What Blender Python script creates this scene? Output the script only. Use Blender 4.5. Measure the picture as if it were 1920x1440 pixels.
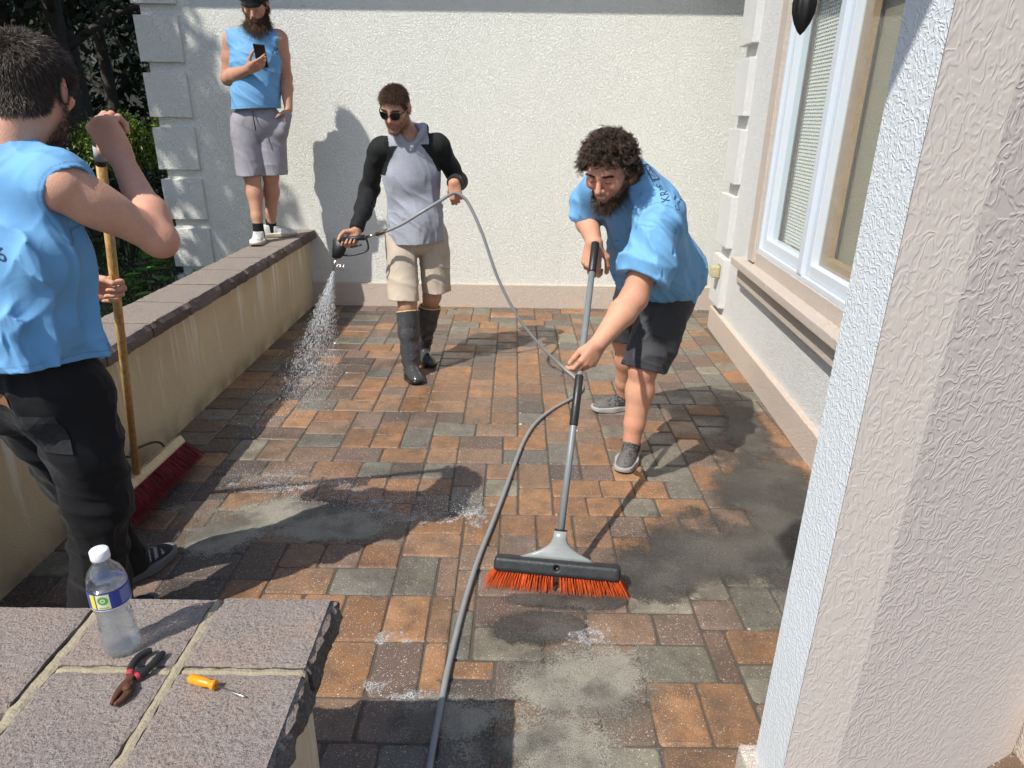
import bpy, bmesh, math, random
import numpy as np
from mathutils import Vector, Matrix, noise as mnoise
for _o in list(bpy.data.objects): bpy.data.objects.remove(_o)
SC = bpy.context.scene
COL = SC.collection
R = math.radians
# ---------------------------------------------------------------- camera
F_PX, CAM_H = 1270.0, 1.6
_up = np.array([45., 3195., 1270.]); _up /= np.linalg.norm(_up)
_fw = np.array([0., 0., -1.]); _fw = _fw - _up * (_fw @ _up); _fw /= np.linalg.norm(_fw)
CM = np.array([np.cross(_fw, _up), _fw, _up])          # world = CM @ camera
cam_d = bpy.data.cameras.new('camera'); cam = bpy.data.objects.new('camera', cam_d); COL.objects.link(cam)
cam_d.sensor_width = 36.0; cam_d.lens = 36.0 * F_PX / 1920.0; cam_d.clip_start = 0.02; cam_d.clip_end = 400
_m = Matrix([list(r) for r in CM]).to_4x4(); _m.translation = (0, 0, CAM_H); cam.matrix_world = _m
SC.camera = cam
# ---------------------------------------------------------------- light
SUN = Vector((0.56, 0.575, -1.0)).normalized()
w = bpy.data.worlds.new('World'); SC.world = w; w.use_nodes = True
_nt = w.node_tree; _bg = _nt.nodes['Background']
_sky = _nt.nodes.new('ShaderNodeTexSky'); _sky.sky_type = 'NISHITA'; _sky.sun_disc = False
_sky.sun_elevation = math.asin(-SUN.z); _sky.sun_rotation = math.atan2(-SUN.x, -SUN.y)
_nt.links.new(_sky.outputs[0], _bg.inputs[0]); _bg.inputs[1].default_value = 0.15
sd = bpy.data.lights.new('sun', 'SUN'); sd.energy = 4.4; sd.angle = R(0.5); sd.color = (1.0, 0.955, 0.88)
sun = bpy.data.objects.new('sun', sd); COL.objects.link(sun); sun.location = (-6, -6, 12)
sun.rotation_euler = SUN.to_track_quat('-Z', 'Y').to_euler()
SC.view_settings.view_transform = 'Standard'; SC.view_settings.look = 'None'
SC.view_settings.exposure = 0.25; SC.view_settings.gamma = 1.0
SC.cycles.max_bounces = 8; SC.cycles.transparent_max_bounces = 24

def ray(px, py): return CM @ np.array([(px - 960) / F_PX, -(py - 720) / F_PX, -1.])
def at_z(px, py, z=0.):
    d = ray(px, py); p = d * ((z - CAM_H) / d[2]); p[2] += CAM_H; return p
def at_y(px, py, y):
    d = ray(px, py); p = d * (y / d[1]); p[2] += CAM_H; return p

# ---------------------------------------------------------------- helpers
def tag(o, label=None, cat=None, group=None, kind=None):
    if label: o['label'] = label
    if cat: o['category'] = cat
    if group: o['group'] = group
    if kind: o['kind'] = kind
    return o
def link(o, parent=None):
    COL.objects.link(o)
    if parent: o.parent = parent
    return o
def empty(name, loc=(0, 0, 0), rz=0.):
    o = bpy.data.objects.new(name, None); COL.objects.link(o); o.location = loc; o.rotation_euler = (0, 0, rz); o.empty_display_size = .1
    return o
def mw(o):
    m = o.matrix_parent_inverse @ o.matrix_basis
    return mw(o.parent) @ m if o.parent else o.matrix_basis.copy()
def local(parent): return mw(parent).inverted()
def mesh_np(name, V, Fq, mat=None, parent=None, smooth=False, cols=None, world=False):
    V = np.asarray(V, np.float32).reshape(-1, 3); Fq = np.asarray(Fq, np.int32)
    me = bpy.data.meshes.new(name); k = Fq.shape[1]
    me.vertices.add(len(V)); me.vertices.foreach_set('co', V.ravel())
    me.loops.add(Fq.size); me.loops.foreach_set('vertex_index', Fq.ravel())
    me.polygons.add(len(Fq)); me.polygons.foreach_set('loop_start', np.arange(0, Fq.size, k, dtype=np.int32))
    me.polygons.foreach_set('loop_total', np.full(len(Fq), k, np.int32))
    if smooth: me.polygons.foreach_set('use_smooth', np.ones(len(Fq), bool))
    if cols is not None:
        a = me.color_attributes.new('Col', 'FLOAT_COLOR', 'POINT')
        c = np.ones((len(V), 4), np.float32); c[:, :3] = cols; a.data.foreach_set('color', c.ravel())
    me.update(); me.validate()
    if mat: me.materials.append(mat)
    o = bpy.data.objects.new(name, me); link(o, parent)
    if world and parent: o.matrix_parent_inverse = local(parent)
    return o
def bm_obj(name, bm, mat=None, parent=None, smooth=False, world=False):
    me = bpy.data.meshes.new(name); bm.to_mesh(me); bm.free()
    if smooth:
        me.polygons.foreach_set('use_smooth', np.ones(len(me.polygons), bool))
    if mat: me.materials.append(mat)
    o = bpy.data.objects.new(name, me); link(o, parent)
    if world and parent: o.matrix_parent_inverse = local(parent)
    return o
def add_box(bm, x0, x1, y0, y1, z0, z1, bev=0., seg=2, M=None):
    b2 = bmesh.new(); bmesh.ops.create_cube(b2, size=1)
    for v in b2.verts: v.co = Vector(((x0 + x1) / 2 + v.co.x * (x1 - x0), (y0 + y1) / 2 + v.co.y * (y1 - y0), (z0 + z1) / 2 + v.co.z * (z1 - z0)))
    if bev: bmesh.ops.bevel(b2, geom=b2.edges[:], offset=bev, segments=seg, affect='EDGES', profile=.6)
    if M is not None: bmesh.ops.transform(b2, matrix=M, verts=b2.verts[:])
    me = bpy.data.meshes.new('t'); b2.to_mesh(me); b2.free(); bm.from_mesh(me); bpy.data.meshes.remove(me)
def box(name, x0, x1, y0, y1, z0, z1, mat, parent=None, bev=0., seg=2, M=None, smooth=False, world=False):
    bm = bmesh.new(); add_box(bm, x0, x1, y0, y1, z0, z1, bev, seg, M)
    return bm_obj(name, bm, mat, parent, smooth, world)
def frame_of(d, ref=(0, 0, 1)):
    d = np.asarray(d, float); d = d / np.linalg.norm(d); r = np.asarray(ref, float)
    if abs(d @ r) > .95: r = np.array([1., 0, 0])
    u = np.cross(r, d); u /= np.linalg.norm(u); return u, np.cross(d, u), d
def spline(P, n=8):
    """Catmull-Rom through the points"""
    P = np.asarray(P, float); Q = np.vstack([2 * P[0] - P[1], P, 2 * P[-1] - P[-2]]); out = []
    for i in range(1, len(Q) - 2):
        for t in np.linspace(0, 1, n, endpoint=False):
            a, b, c, d = Q[i - 1], Q[i], Q[i + 1], Q[i + 2]
            out.append(.5 * (2 * b + (c - a) * t + (2 * a - 5 * b + 4 * c - d) * t * t + (3 * b - a - 3 * c + d) * t ** 3))
    out.append(P[-1]); return np.array(out)
def tube_vf(P, rad, ns=10, cap=True):
    P = np.asarray(P, float); n = len(P); rad = np.broadcast_to(np.asarray(rad, float), (n,))
    T = np.gradient(P, axis=0); T /= np.linalg.norm(T, axis=1)[:, None]
    u, v, _ = frame_of(T[0]); V = []
    for i in range(n):
        u = u - T[i] * (u @ T[i]); u /= np.linalg.norm(u); v = np.cross(T[i], u)
        a = np.arange(ns) * 2 * math.pi / ns
        V.append(P[i] + rad[i] * (np.cos(a)[:, None] * u + np.sin(a)[:, None] * v))
    V = np.vstack(V); i, j = np.meshgrid(np.arange(n - 1), np.arange(ns), indexing='ij'); i = i.ravel(); j = j.ravel(); k = (j + 1) % ns
    Fq = np.stack([i * ns + j, i * ns + k, (i + 1) * ns + k, (i + 1) * ns + j], 1)
    if cap:
        V = np.vstack([V, P[0], P[-1]]); c0, c1 = len(V) - 2, len(V) - 1; jj = np.arange(ns); kk = (jj + 1) % ns
        Fq = np.vstack([Fq, np.stack([np.full(ns, c0), kk, jj, jj], 1), np.stack([np.full(ns, c1), (n - 1) * ns + jj, (n - 1) * ns + kk, (n - 1) * ns + kk], 1)])
    return V, Fq
def fix_faces(V, Fq):
    """quads that repeat a corner become real triangles"""
    bm = bmesh.new(); vs = [bm.verts.new(p) for p in V]
    for f in Fq:
        u = []
        for i in f:
            if int(i) not in u: u.append(int(i))
        if len(u) > 2:
            try: bm.faces.new([vs[i] for i in u])
            except ValueError: pass
    return bm
def tube(name, P, rad, mat, parent=None, ns=10, smooth=True, world=False):
    return bm_obj(name, fix_faces(*tube_vf(P, rad, ns)), mat, parent, smooth, world)
def lathe_bm(prof, ns=24, bm=None, M=None):
    """prof: list of (r, z)"""
    b = bmesh.new(); rings = []
    for r, z in prof:
        if r < 1e-6: rings.append([b.verts.new((0, 0, z))])
        else: rings.append([b.verts.new((r * math.cos(2 * math.pi * i / ns), r * math.sin(2 * math.pi * i / ns), z)) for i in range(ns)])
    for a, c in zip(rings, rings[1:]):
        for i in range(ns):
            j = (i + 1) % ns
            if len(a) == 1 and len(c) == 1: continue
            if len(a) == 1: b.faces.new((a[0], c[i], c[j])[::-1])
            elif len(c) == 1: b.faces.new((a[i], a[j], c[0]))
            else: b.faces.new((a[i], a[j], c[j], c[i]))
    bmesh.ops.recalc_face_normals(b, faces=b.faces[:])
    if M is not None: bmesh.ops.transform(b, matrix=M, verts=b.verts[:])
    if bm is None: return b
    me = bpy.data.meshes.new('t'); b.to_mesh(me); b.free(); bm.from_mesh(me); bpy.data.meshes.remove(me); return bm
def axis_M(loc, d, ref=(0, 0, 1), roll=0.):
    u, v, t = frame_of(d, ref); m = Matrix([[u[0], v[0], t[0], 0], [u[1], v[1], t[1], 0], [u[2], v[2], t[2], 0], [0, 0, 0, 1]])
    return Matrix.Translation(Vector(loc)) @ m @ Matrix.Rotation(roll, 4, 'Z')

# ---------------------------------------------------------------- materials
class NT:
    def __init__(s, name):
        s.m = bpy.data.materials.new(name); s.m.use_nodes = True; s.t = s.m.node_tree
        s.bsdf = s.t.nodes['Principled BSDF']; s.out = s.t.nodes['Material Output']
    def n(s, typ, out=0, **k):
        nd = s.t.nodes.new('ShaderNode' + typ)
        for a, v in k.items():
            a = a.replace('__', ' ')
            if a[0] == '_':
                if hasattr(v, 'links'): s.t.links.new(v, nd.inputs[int(a[1:])])
                else: nd.inputs[int(a[1:])].default_value = v
            elif a in nd.inputs and not (a[0].islower()):
                if hasattr(v, 'links'): s.t.links.new(v, nd.inputs[a])
                else: nd.inputs[a].default_value = v
            else: setattr(nd, a, v)
        return nd.outputs[out]
    def math(s, op, a, b=0., c=0., clamp=False): return s.n('Math', operation=op, use_clamp=clamp, _0=a, _1=b, _2=c)
    def noise(s, vec, scale, detail=2., rough=.5, dist=0., out=0): return s.n('TexNoise', out, Vector=vec, Scale=scale, Detail=detail, Roughness=rough, Distortion=dist)
    def ramp(s, v, a, b, x=0., y=1., smooth=True):
        return s.n('MapRange', Value=v, interpolation_type='SMOOTHSTEP' if smooth else 'LINEAR', clamp=True, **{'From__Min': a, 'From__Max': b, 'To__Min': x, 'To__Max': y})
    def mix(s, f, a, b, blend='MIX'):
        nd = s.t.nodes.new('ShaderNodeMix'); nd.data_type = 'RGBA'; nd.blend_type = blend; nd.clamp_factor = True
        for i, v in ((0, f), (6, a), (7, b)):
            if hasattr(v, 'links'): s.t.links.new(v, nd.inputs[i])
            else: nd.inputs[i].default_value = v if i == 0 else (*v, 1.) if len(v) == 3 else v
        return nd.outputs[2]
    def bump(s, h, strength=1., dist=.002, normal=None):
        k = dict(Height=h, Strength=strength, Distance=dist)
        if normal is not None: k['Normal'] = normal
        return s.n('Bump', **k)
    def obj(s): return s.n('TexCoord', 3)
    def pos(s): return s.n('NewGeometry', 0)
    def scale(s, v, sc): return s.n('Mapping', Vector=v, Scale=sc)
    def set(s, **k):
        for a, v in k.items():
            a = a.replace('__', ' '); i = s.bsdf.inputs[a]
            if hasattr(v, 'links'): s.t.links.new(v, i)
            else: i.default_value = (*v, 1.) if isinstance(v, tuple) and len(v) == 3 and i.type == 'RGBA' else v
        return s.m
def schlick(t, f0=.04, normal=None):
    g = t.n('NewGeometry', 4); n = t.n('NewGeometry', 1) if normal is None else normal
    d = t.math('ABSOLUTE', t.n('VectorMath', 1, operation='DOT_PRODUCT', _0=g, _1=n)); return t.math('ADD', t.math('MULTIPLY', t.math('POWER', t.math('SUBTRACT', 1., d, clamp=True), 5.), 1 - f0), f0, clamp=True)
def plain(name, col, rough=.5, metal=0., var=.15, sc=30., bump=0., bsc=200., spec=.5, **k):
    t = NT(name); p = t.obj(); nz = t.noise(p, sc, 3.)
    c = t.mix(nz, tuple(x * (1 - var) for x in col), tuple(min(1, x * (1 + var)) for x in col))
    t.set(Base__Color=c, Roughness=t.ramp(t.noise(p, sc * 2, 2.), .3, .7, rough * .85, min(1, rough * 1.15)), Metallic=metal, Specular__IOR__Level=spec, **k)
    if bump: t.set(Normal=t.bump(t.noise(p, bsc, 3.), 1., bump))
    return t.m
def stucco(name, col, sc=38., depth=.0035, ridge=.10, dist=1.0, var=.04, col2=None, stretch=(1, 1, 1), fine=.3):
    """trowelled render: short curved ridges over a fine grain"""
    t = NT(name); p = t.scale(t.obj(), stretch)
    a = t.noise(p, sc, 1., .4, dist); r = t.ramp(t.math('ABSOLUTE', t.math('SUBTRACT', a, .5)), 0., ridge, 1., 0.)
    b = t.noise(p, sc * 2.3, 2., .6, .3)
    h = t.math('ADD', t.math('MULTIPLY', r, .75), t.math('MULTIPLY', b, fine))
    big = t.noise(p, 1.3, 4., .6)
    c = t.mix(big, tuple(x * (1 - var) for x in col), tuple(min(1, x * (1 + var)) for x in col) if col2 is None else col2)
    st = t.ramp(t.noise(t.scale(t.obj(), (6, 6, .5)), 1.6, 4., .65), .56, .85, 0., .14); c = t.mix(st, c, tuple(x * .62 for x in col))
    t.set(Base__Color=c, Roughness=.85, Specular__IOR__Level=.25, Normal=t.bump(h, 1., depth)); return t.m
# ================================================================ setting
MS = {}
MS['white'] = stucco('white_stucco', (.80, .80, .735), 70., .0046, .14, .9)
MS['white2'] = stucco('white_stucco_wing', (.80, .81, .79), 110., .0048, .13, .8)
MS['beige'] = stucco('beige_stucco', (.58, .49, .41), 66., .0028, .13, .9)
MS['beige2'] = stucco('beige_trim', (.62, .54, .47), 120., .0030)
MS['pier_white'] = stucco('pier_white_stucco', (.66, .70, .72), 80., .0010, .14, .7)
MS['pier_beige'] = stucco('pier_beige_stucco', (.50, .445, .40), 66., .0008, .16, .9, stretch=(1, 1, .55), fine=.35)
MS['pier_swirl'] = stucco('pier_swirl_stucco', (.66, .565, .495), 30., .0011, .14, 1.4, fine=.35)
BW = 5.90
# ground: soil sheet that reaches far out
def soil_mat():
    t = NT('garden_soil'); p = t.pos()
    c = t.mix(t.noise(p, 9., 5., .7), (.022, .016, .010), (.075, .056, .036))
    c = t.mix(t.ramp(t.noise(p, .25, 3.), .5, .62), c, (.035, .055, .018))
    t.set(Base__Color=c, Roughness=.95, Normal=t.bump(t.noise(p, 40., 5., .7), 1., .02)); return t.m
V = [(-200, -200, -.05), (200, -200, -.05), (200, 200, -.05), (-200, 200, -.05)]
ground = mesh_np('ground', V, [[0, 1, 2, 3]], soil_mat()); tag(ground, 'dark garden soil around the house', None, None, 'structure')

# ---- patio bed and pavers
def sand_bed():
    t = NT('joint_sand'); p = t.pos()
    c = t.mix(t.noise(p, 160., 3., .7), (.045, .037, .028), (.13, .11, .085))
    t.set(Base__Color=c, Roughness=.6, Normal=t.bump(t.noise(p, 300., 3.), 1., .003)); return t.m
patio = box('patio', -1.84, 3.2, -1.6, BW + .1, -.049, -.006, sand_bed()); tag(patio, 'sand bed of the paved patio', None, None, 'structure')
def paver_mat(name, joined):
    t = NT(name)
    if joined:
        col = t.n('Attribute', 0, attribute_name='Col'); rnd = t.math('MULTIPLY', t.n('SeparateColor', 0, Color=col), 37.)
        p = t.pos()
    else:
        col = t.n('ObjectInfo', 1); rnd = t.n('ObjectInfo', 5)
        p = t.n('VectorMath', operation='ADD', _0=t.obj(), _1=t.n('CombineXYZ', X=t.math('MULTIPLY', rnd, 31.), Y=t.math('MULTIPLY', rnd, 77.)))
    wp = t.pos()
    m1 = t.noise(p, 13., 4., .62)
    c = t.mix(t.ramp(m1, .36, .7, 0., .55), col, (.13, .095, .07))
    c = t.mix(t.ramp(t.noise(p, 7., 3., .6), .57, .75, 0., .4), c, (.25, .20, .145))
    c = t.mix(t.ramp(t.noise(p, 26., 3., .7), .6, .72, 0., .5), c, (.06, .05, .042))
    grain = t.noise(p, 330., 2., .7)
    c = t.mix(t.ramp(grain, .3, .75, .0, .5), c, (.03, .024, .02))
    vo = t.t.nodes.new('ShaderNodeTexVoronoi'); vo.inputs['Scale'].default_value = 150.; t.t.links.new(p, vo.inputs['Vector'])
    rv = t.n('SeparateColor', 0, Color=vo.outputs['Color'])
    chip = t.math('MULTIPLY', t.math('GREATER_THAN', rv, .80), t.math('LESS_THAN', vo.outputs['Distance'], t.math('MULTIPLY', t.n('SeparateColor', 2, Color=vo.outputs['Color']), .36)))
    vo2 = t.t.nodes.new('ShaderNodeTexVoronoi'); vo2.inputs['Scale'].default_value = 260.; t.t.links.new(p, vo2.inputs['Vector'])
    chip2 = t.math('MULTIPLY', t.math('GREATER_THAN', t.n('SeparateColor', 1, Color=vo2.outputs['Color']), .78), t.math('LESS_THAN', vo2.outputs['Distance'], .36))
    chips = t.math('MAXIMUM', chip, t.math('MULTIPLY', chip2, .8))
    c = t.mix(t.math('MULTIPLY', chips, .85), c, (.66, .58, .46))
    # dirt washed over the stones in patches, and the lime bloom
    dirt = t.ramp(t.noise(wp, 2.1, 5., .62), .55, .74, 0., .42)
    c = t.mix(dirt, c, (.10, .082, .064))
    wet = t.ramp(t.noise(wp, 2.7, 4., .6), .42, .62)
    c = t.mix(t.math('MULTIPLY', wet, .30), c, (.025, .018, .012))
    rough = t.ramp(wet, 0., 1., .62, .24)
    h = t.math('ADD', t.math('MULTIPLY', grain, .6), t.math('ADD', t.math('MULTIPLY', chips, .5), t.math('MULTIPLY', t.noise(p, 40., 3.), 1.2)))
    t.set(Base__Color=c, Roughness=rough, Specular__IOR__Level=.5, Coat__Weight=t.math('MULTIPLY', wet, .25), Coat__Roughness=.18, Normal=t.bump(h, 1., .0026))
    return t.m
PU = .0765
NX, NY = 47, 66
PX0, PY0 = -1.80, .90
rng = random.Random(11)
PAL = {'o': [(.39, .190, .082), (.42, .215, .098), (.35, .170, .078), (.36, .200, .108)], 'b': [(.225, .145, .10), (.19, .125, .098), (.27, .17, .11), (.24, .165, .125)],
       'd': [(.115, .088, .078), (.135, .105, .092), (.10, .082, .075)], 'g': [(.25, .235, .18), (.215, .205, .165), (.28, .255, .19), (.20, .195, .165)]}
def cell(x, y): return int(round((x - PX0) / PU)), int(round((y - PY0) / PU))
FIX = [(-.347, 2.067, 2, 3, 'g'), (-.35, 1.829, 2, 3, 'o'), (.353, 1.45, 2, 2, 'b'), (.512, 1.484, 2, 3, 'o'), (.56, 1.70, 3, 2, 'g'), (-.35, 1.60, 2, 3, 'b'),
       (-.535, 3.004, 3, 2, 'o'), (-.488, 3.212, 2, 3, 'g'), (-.52, 1.65, 2, 3, 'o'), (.66, 1.484, 2, 3, 'o'), (.02, 1.75, 3, 2, 'g')]
grid = np.zeros((NY, NX), int); pav = []
def put(i, j, wd, ht, c):
    grid[j:j + ht, i:i + wd] = 1; pav.append((i, j, wd, ht, c))
for x, y, wd, ht, c in FIX:
    i, j = cell(x - wd * PU / 2, y - ht * PU / 2)
    if not grid[j:j + ht, i:i + wd].any(): put(i, j, wd, ht, c)
def fits(i, j, wd, ht):
    if i + wd > NX or j + ht > NY or grid[j:j + ht, i:i + wd].any(): return False
    return True
def gap_ok(i, j, wd):
    k = i + wd; n = 0
    while k < NX and not grid[j, k]: n += 1; k += 1
    return n != 1
for j in range(NY):
    i = 0
    while i < NX:
        if grid[j, i]: i += 1; continue
        sh = [(2, 2)] * 4 + [(3, 2)] * 4 + [(2, 3)] * 3; rng.shuffle(sh); done = False
        for strict in (True, False):
            for wd, ht in sh:
                if fits(i, j, wd, ht) and (gap_ok(i, j, wd) or not strict): put(i, j, wd, ht, None); done = True; break
            if done: break
        if not done:
            for wd, ht in ((3, 1), (2, 1), (1, 3), (1, 2), (1, 1)):
                if fits(i, j, wd, ht): put(i, j, wd, ht, None); break
        i += 1
def paver_bm(wd, ht, seed):
    r = random.Random(seed); X, Y = wd * PU / 2 - .0022, ht * PU / 2 - .0022; b = bmesh.new()
    rad = r.uniform(.008, .016); out = []
    for sx, sy, a0 in ((1, 1, 0), (-1, 1, 90), (-1, -1, 180), (1, -1, 270)):
        for k in (0, 45, 90):
            a = R(a0 + k); q = rad * r.uniform(.8, 1.3)
            out.append([sx * (X - q) + q * math.cos(a) + r.uniform(-.0016, .0016), sy * (Y - q) + q * math.sin(a) + r.uniform(-.0016, .0016)])
        # a point on the side after the corner so that edges are not ruler-straight
    rows = []
    for inset, z in ((0, -.05), (0, -.007), (.0035, -.0018), (.009, 0.)):
        rows.append([b.verts.new((x - math.copysign(min(inset, abs(x)), x), y - math.copysign(min(inset, abs(y)), y), z + (r.uniform(-.0006, .0006) if z > -.01 else 0))) for x, y in out])
    n = len(out)
    for a, c in zip(rows, rows[1:]):
        for i in range(n): b.faces.new((a[i], a[(i + 1) % n], c[(i + 1) % n], c[i]))
    b.faces.new(rows[-1]); return b
PM = paver_mat('paver_stone', False); PMJ = paver_mat('paver_stone_far', True)
PMESH = {}
def pick_color(x, y):
    k = rng.random(); wet = y < 2.2
    if x > .75: c = 'g' if k < .26 else 'b' if k < .64 else 'd' if k < .72 else 'o'
    elif x < -1.0: c = 'd' if k < .2 else 'b' if k < .66 else 'o' if k < .88 else 'g'
    else: c = 'o' if k < .52 else 'b' if k < .80 else 'g' if k < .93 else 'd'
    return c
def px_of(p):
    q = CM.T @ (np.array(p, float) - [0, 0, CAM_H]); return 960 + F_PX * q[0] / -q[2], 720 - F_PX * q[1] / -q[2], -q[2]
rows = []
for i, j, wd, ht, c in pav:
    x, y = PX0 + (i + wd / 2) * PU, PY0 + (j + ht / 2) * PU
    if x > 1.62 and y < 5.3: continue
    if x < -.36 and y < 1.12: continue
    px, py, dz = px_of((x, y, 0))
    vis = bool(-60 < px < 1980 and py < 1500)
    rows.append((vis, wd * ht / dz ** 2 * (1.6 / dz), x, y, wd, ht, c or pick_color(x, y)))
for k, yy in enumerate(np.arange(PY0 - PU, -1.5, -2 * PU)):
    for x in np.arange(-.30 + (k % 2) * 1.5 * PU, 1.7, 3 * PU): rows.append((False, 0., x, yy, 3, 2, pick_color(x, yy)))
rows.sort(key=lambda r: (-r[0], -r[1]))
for k, (vis, _, x, y, wd, ht, c) in enumerate(rows[:298]):
    key = (wd, ht, rng.randrange(5))
    if key not in PMESH:
        b = paver_bm(wd, ht, hash(key) % 1000); me = bpy.data.meshes.new('paver'); b.to_mesh(me); b.free(); me.materials.append(PM); PMESH[key] = me
    o = bpy.data.objects.new('paver', PMESH[key]); link(o, patio)
    o.location = (x + rng.uniform(-.0012, .0012), y + rng.uniform(-.0012, .0012), rng.uniform(-.0022, .0014))
    o.rotation_euler = (rng.uniform(-.008, .008), rng.uniform(-.008, .008), rng.uniform(-.012, .012))
    q = rng.choice(PAL[c]); f = rng.uniform(.82, 1.16); o.color = (q[0] * f, q[1] * f, q[2] * f, 1)
bm = bmesh.new(); cl = bm.verts.layers.float_color.new('Col')
for k, (vis, _, x, y, wd, ht, c) in enumerate(rows[298:]):
    b = paver_bm(wd, ht, k % 40); me = bpy.data.meshes.new('t'); b.to_mesh(me); b.free(); n0 = len(bm.verts); bm.from_mesh(me); bpy.data.meshes.remove(me)
    bm.verts.ensure_lookup_table(); q = rng.choice(PAL[c]); f = rng.uniform(.82, 1.16); dz = rng.uniform(-.002, .0014); tx, ty = rng.uniform(-.008, .008), rng.uniform(-.008, .008)
    for v in bm.verts[n0:]:
        v[cl] = (q[0] * f, q[1] * f, q[2] * f, 1); v.co = Vector((v.co.x + x, v.co.y + y, v.co.z + dz + v.co.x * tx + v.co.y * ty))
o = bm_obj('far_pavers', bm, PMJ, patio); tag(o, 'smaller looking pavers of the far patio', None, None, 'stuff')

# ---- back wall of the house (a thing with its quoins and plinth)
house = empty('house_back_wall', (0, BW, 0)); tag(house, 'white stucco house wall with corner blocks behind the men', 'wall')
box('wall', -2.905, 3.4, BW, BW + .3, -.05, 3.6, MS['white'], house, world=True)
box('plinth', -2.93, 3.4, BW - .022, BW + .05, -.045, .205, MS['beige'], house, .006, world=True)
k = 0
for z in np.arange(.330 - .405, 3.2, .405):
    box('corner_block', -2.955, -2.615, BW - .035, BW + .31, z, z + .328, MS['white'], house, .006, world=True)
# eave along the wall, above the frame
MS['soffit'] = plain('soffit_paint', (.72, .72, .70), .7)
eave = empty('eave', (0, BW, 3.3)); tag(eave, 'white boxed eave above the back wall with gutter', 'eave')
box('soffit', -3.3, 3.4, BW - .55, BW - .001, 3.43, 3.48, MS['soffit'], eave, .004, world=True)
box('fascia', -3.3, 3.4, BW - .60, BW - .551, 3.37, 3.57, MS['soffit'], eave, .004, world=True)
MS['shingle'] = plain('roof_shingle', (.09, .08, .075), .9, var=.4, sc=12., bump=.004)
V = np.array([(-3.4, BW - .66, 3.57), (3.5, BW - .66, 3.57), (3.5, BW + 3.5, 5.75), (-3.4, BW + 3.5, 5.75)]); V = np.vstack([V, V + [0, 0, .05]])
mesh_np('roof', V, [[0, 3, 2, 1], [4, 5, 6, 7], [0, 1, 5, 4], [1, 2, 6, 5], [2, 3, 7, 6], [3, 0, 4, 7]], MS['shingle'], eave, world=True)

# ---- right wing, local frame: x along the wall towards the camera, y out of the wall, z up
WO = Vector((1.605, 5.372, 0)); WA = math.atan2(-.9985, -.0542)
wing = empty('house_wing', WO, WA); tag(wing, 'white stucco house wing with window and corner blocks on the right', 'wall')
# wing local: +x along e=(-.054,-.9985); +y = rotate 90 ccw of e = (.9985,-.054) points INTO the house, so outwards is -y
def wbox(name, u0, u1, v0, v1, z0, z1, m, parent=wing, bev=.004, **k): return box(name, u0, u1, -v1, -v0, z0, z1, m, parent, bev, **k)
bm = bmesh.new()
U0, U1, Z0, Z1 = .93, 2.62, .79, 2.42
for (a, b_, c, d) in ((0, U0, -.05, 3.4), (U1, 4.15, -.05, 3.4), (U0, U1, -.05, Z0), (U0, U1, Z1, 3.4)):
    add_box(bm, a, b_, .035, .25, c, d)
bm_obj('wall', bm, MS['white2'], wing)
wbox('end_wall', -.01, .02, -.9, -.26, -.05, 3.4, MS['white2'])
wbox('plinth', -.02, 4.1, -.05, 0., -.045, .175, MS['beige'], bev=.008)
for z in np.arange(.232, 3.2, .46):
    wbox('corner_block', -.04, .30, -.24, .012, z, z + .375, MS['white2'], bev=.005)
# window trim, sill and apron band
wbox('trim', U0 - .13, U0, -.06, -.012, .72, Z1 + .13, MS['beige2'])
wbox('trim', U1, U1 + .13, -.06, -.012, .72, Z1 + .13, MS['beige2'])
wbox('trim', U0 - .0005, U1 + .0005, -.06, -.011, Z1, Z1 + .13, MS['beige2'])
for a, b_ in ((.66, 1.498), (1.502, 2.298), (2.302, 2.95)):
    wbox('sill_stone', a, b_, -.06, .055, .655, .705, MS['beige2'], bev=.006)
wbox('sill_apron', .70, 2.92, -.05, .012, .545, .625, MS['beige2'], bev=.005)
wbox('sill_bed', U0 - .02, U1 + .02, -.20, -.03, .70, .788, MS['beige2'], bev=.003)
# window: white frame, two sashes with glass
MS['frame'] = plain('white_vinyl', (.58, .64, .70), .35, var=.02, sc=3.)
MS['wood'] = plain('oak_stop', (.36, .22, .11), .5, var=.3, sc=20.)
win = wbox('window', U0 + .001, U1 - .001, -.16, -.15, Z0 + .001, Z1 - .001, plain('window_back_board', (.5, .5, .48), .8))
bpy.data.objects.remove(win)
win = empty('window', (0, 0, 0)); win.parent = wing
def fr(name, u0, u1, v0, v1, z0, z1, m, bev=.004): return wbox(name, u0, u1, v0, v1, z0, z1, m, win, bev)
UM0, UM1 = 1.675, 1.79
fr('frame', U0, U0 + .035, -.15, -.035, Z0, Z1, MS['frame']); fr('frame', U1 - .035, U1, -.15, -.035, Z0, Z1, MS['frame'])
fr('frame', U0 + .035, U1 - .035, -.15, -.036, Z0, Z0 + .03, MS['frame']); fr('frame', U0 + .035, U1 - .035, -.15, -.036, Z1 - .04, Z1, MS['frame'])
fr('mullion', 1.70, 1.765, -.15, -.03, Z0 + .03, Z1 - .04, MS['frame'])
for (a, b_) in ((U0 + .036, 1.699), (1.766, U1 - .036)):
    fr('sash', a, a + .050, -.13, -.055, Z0 + .031, Z1 - .041, MS['frame']); fr('sash', b_ - .045, b_, -.13, -.055, Z0 + .031, Z1 - .041, MS['frame'])
    fr('sash', a + .050, b_ - .045, -.13, -.056, Z0 + .031, Z0 + .095, MS['frame']); fr('sash', a + .050, b_ - .045, -.13, -.056, Z1 - .10, Z1 - .041, MS['frame'])
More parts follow.
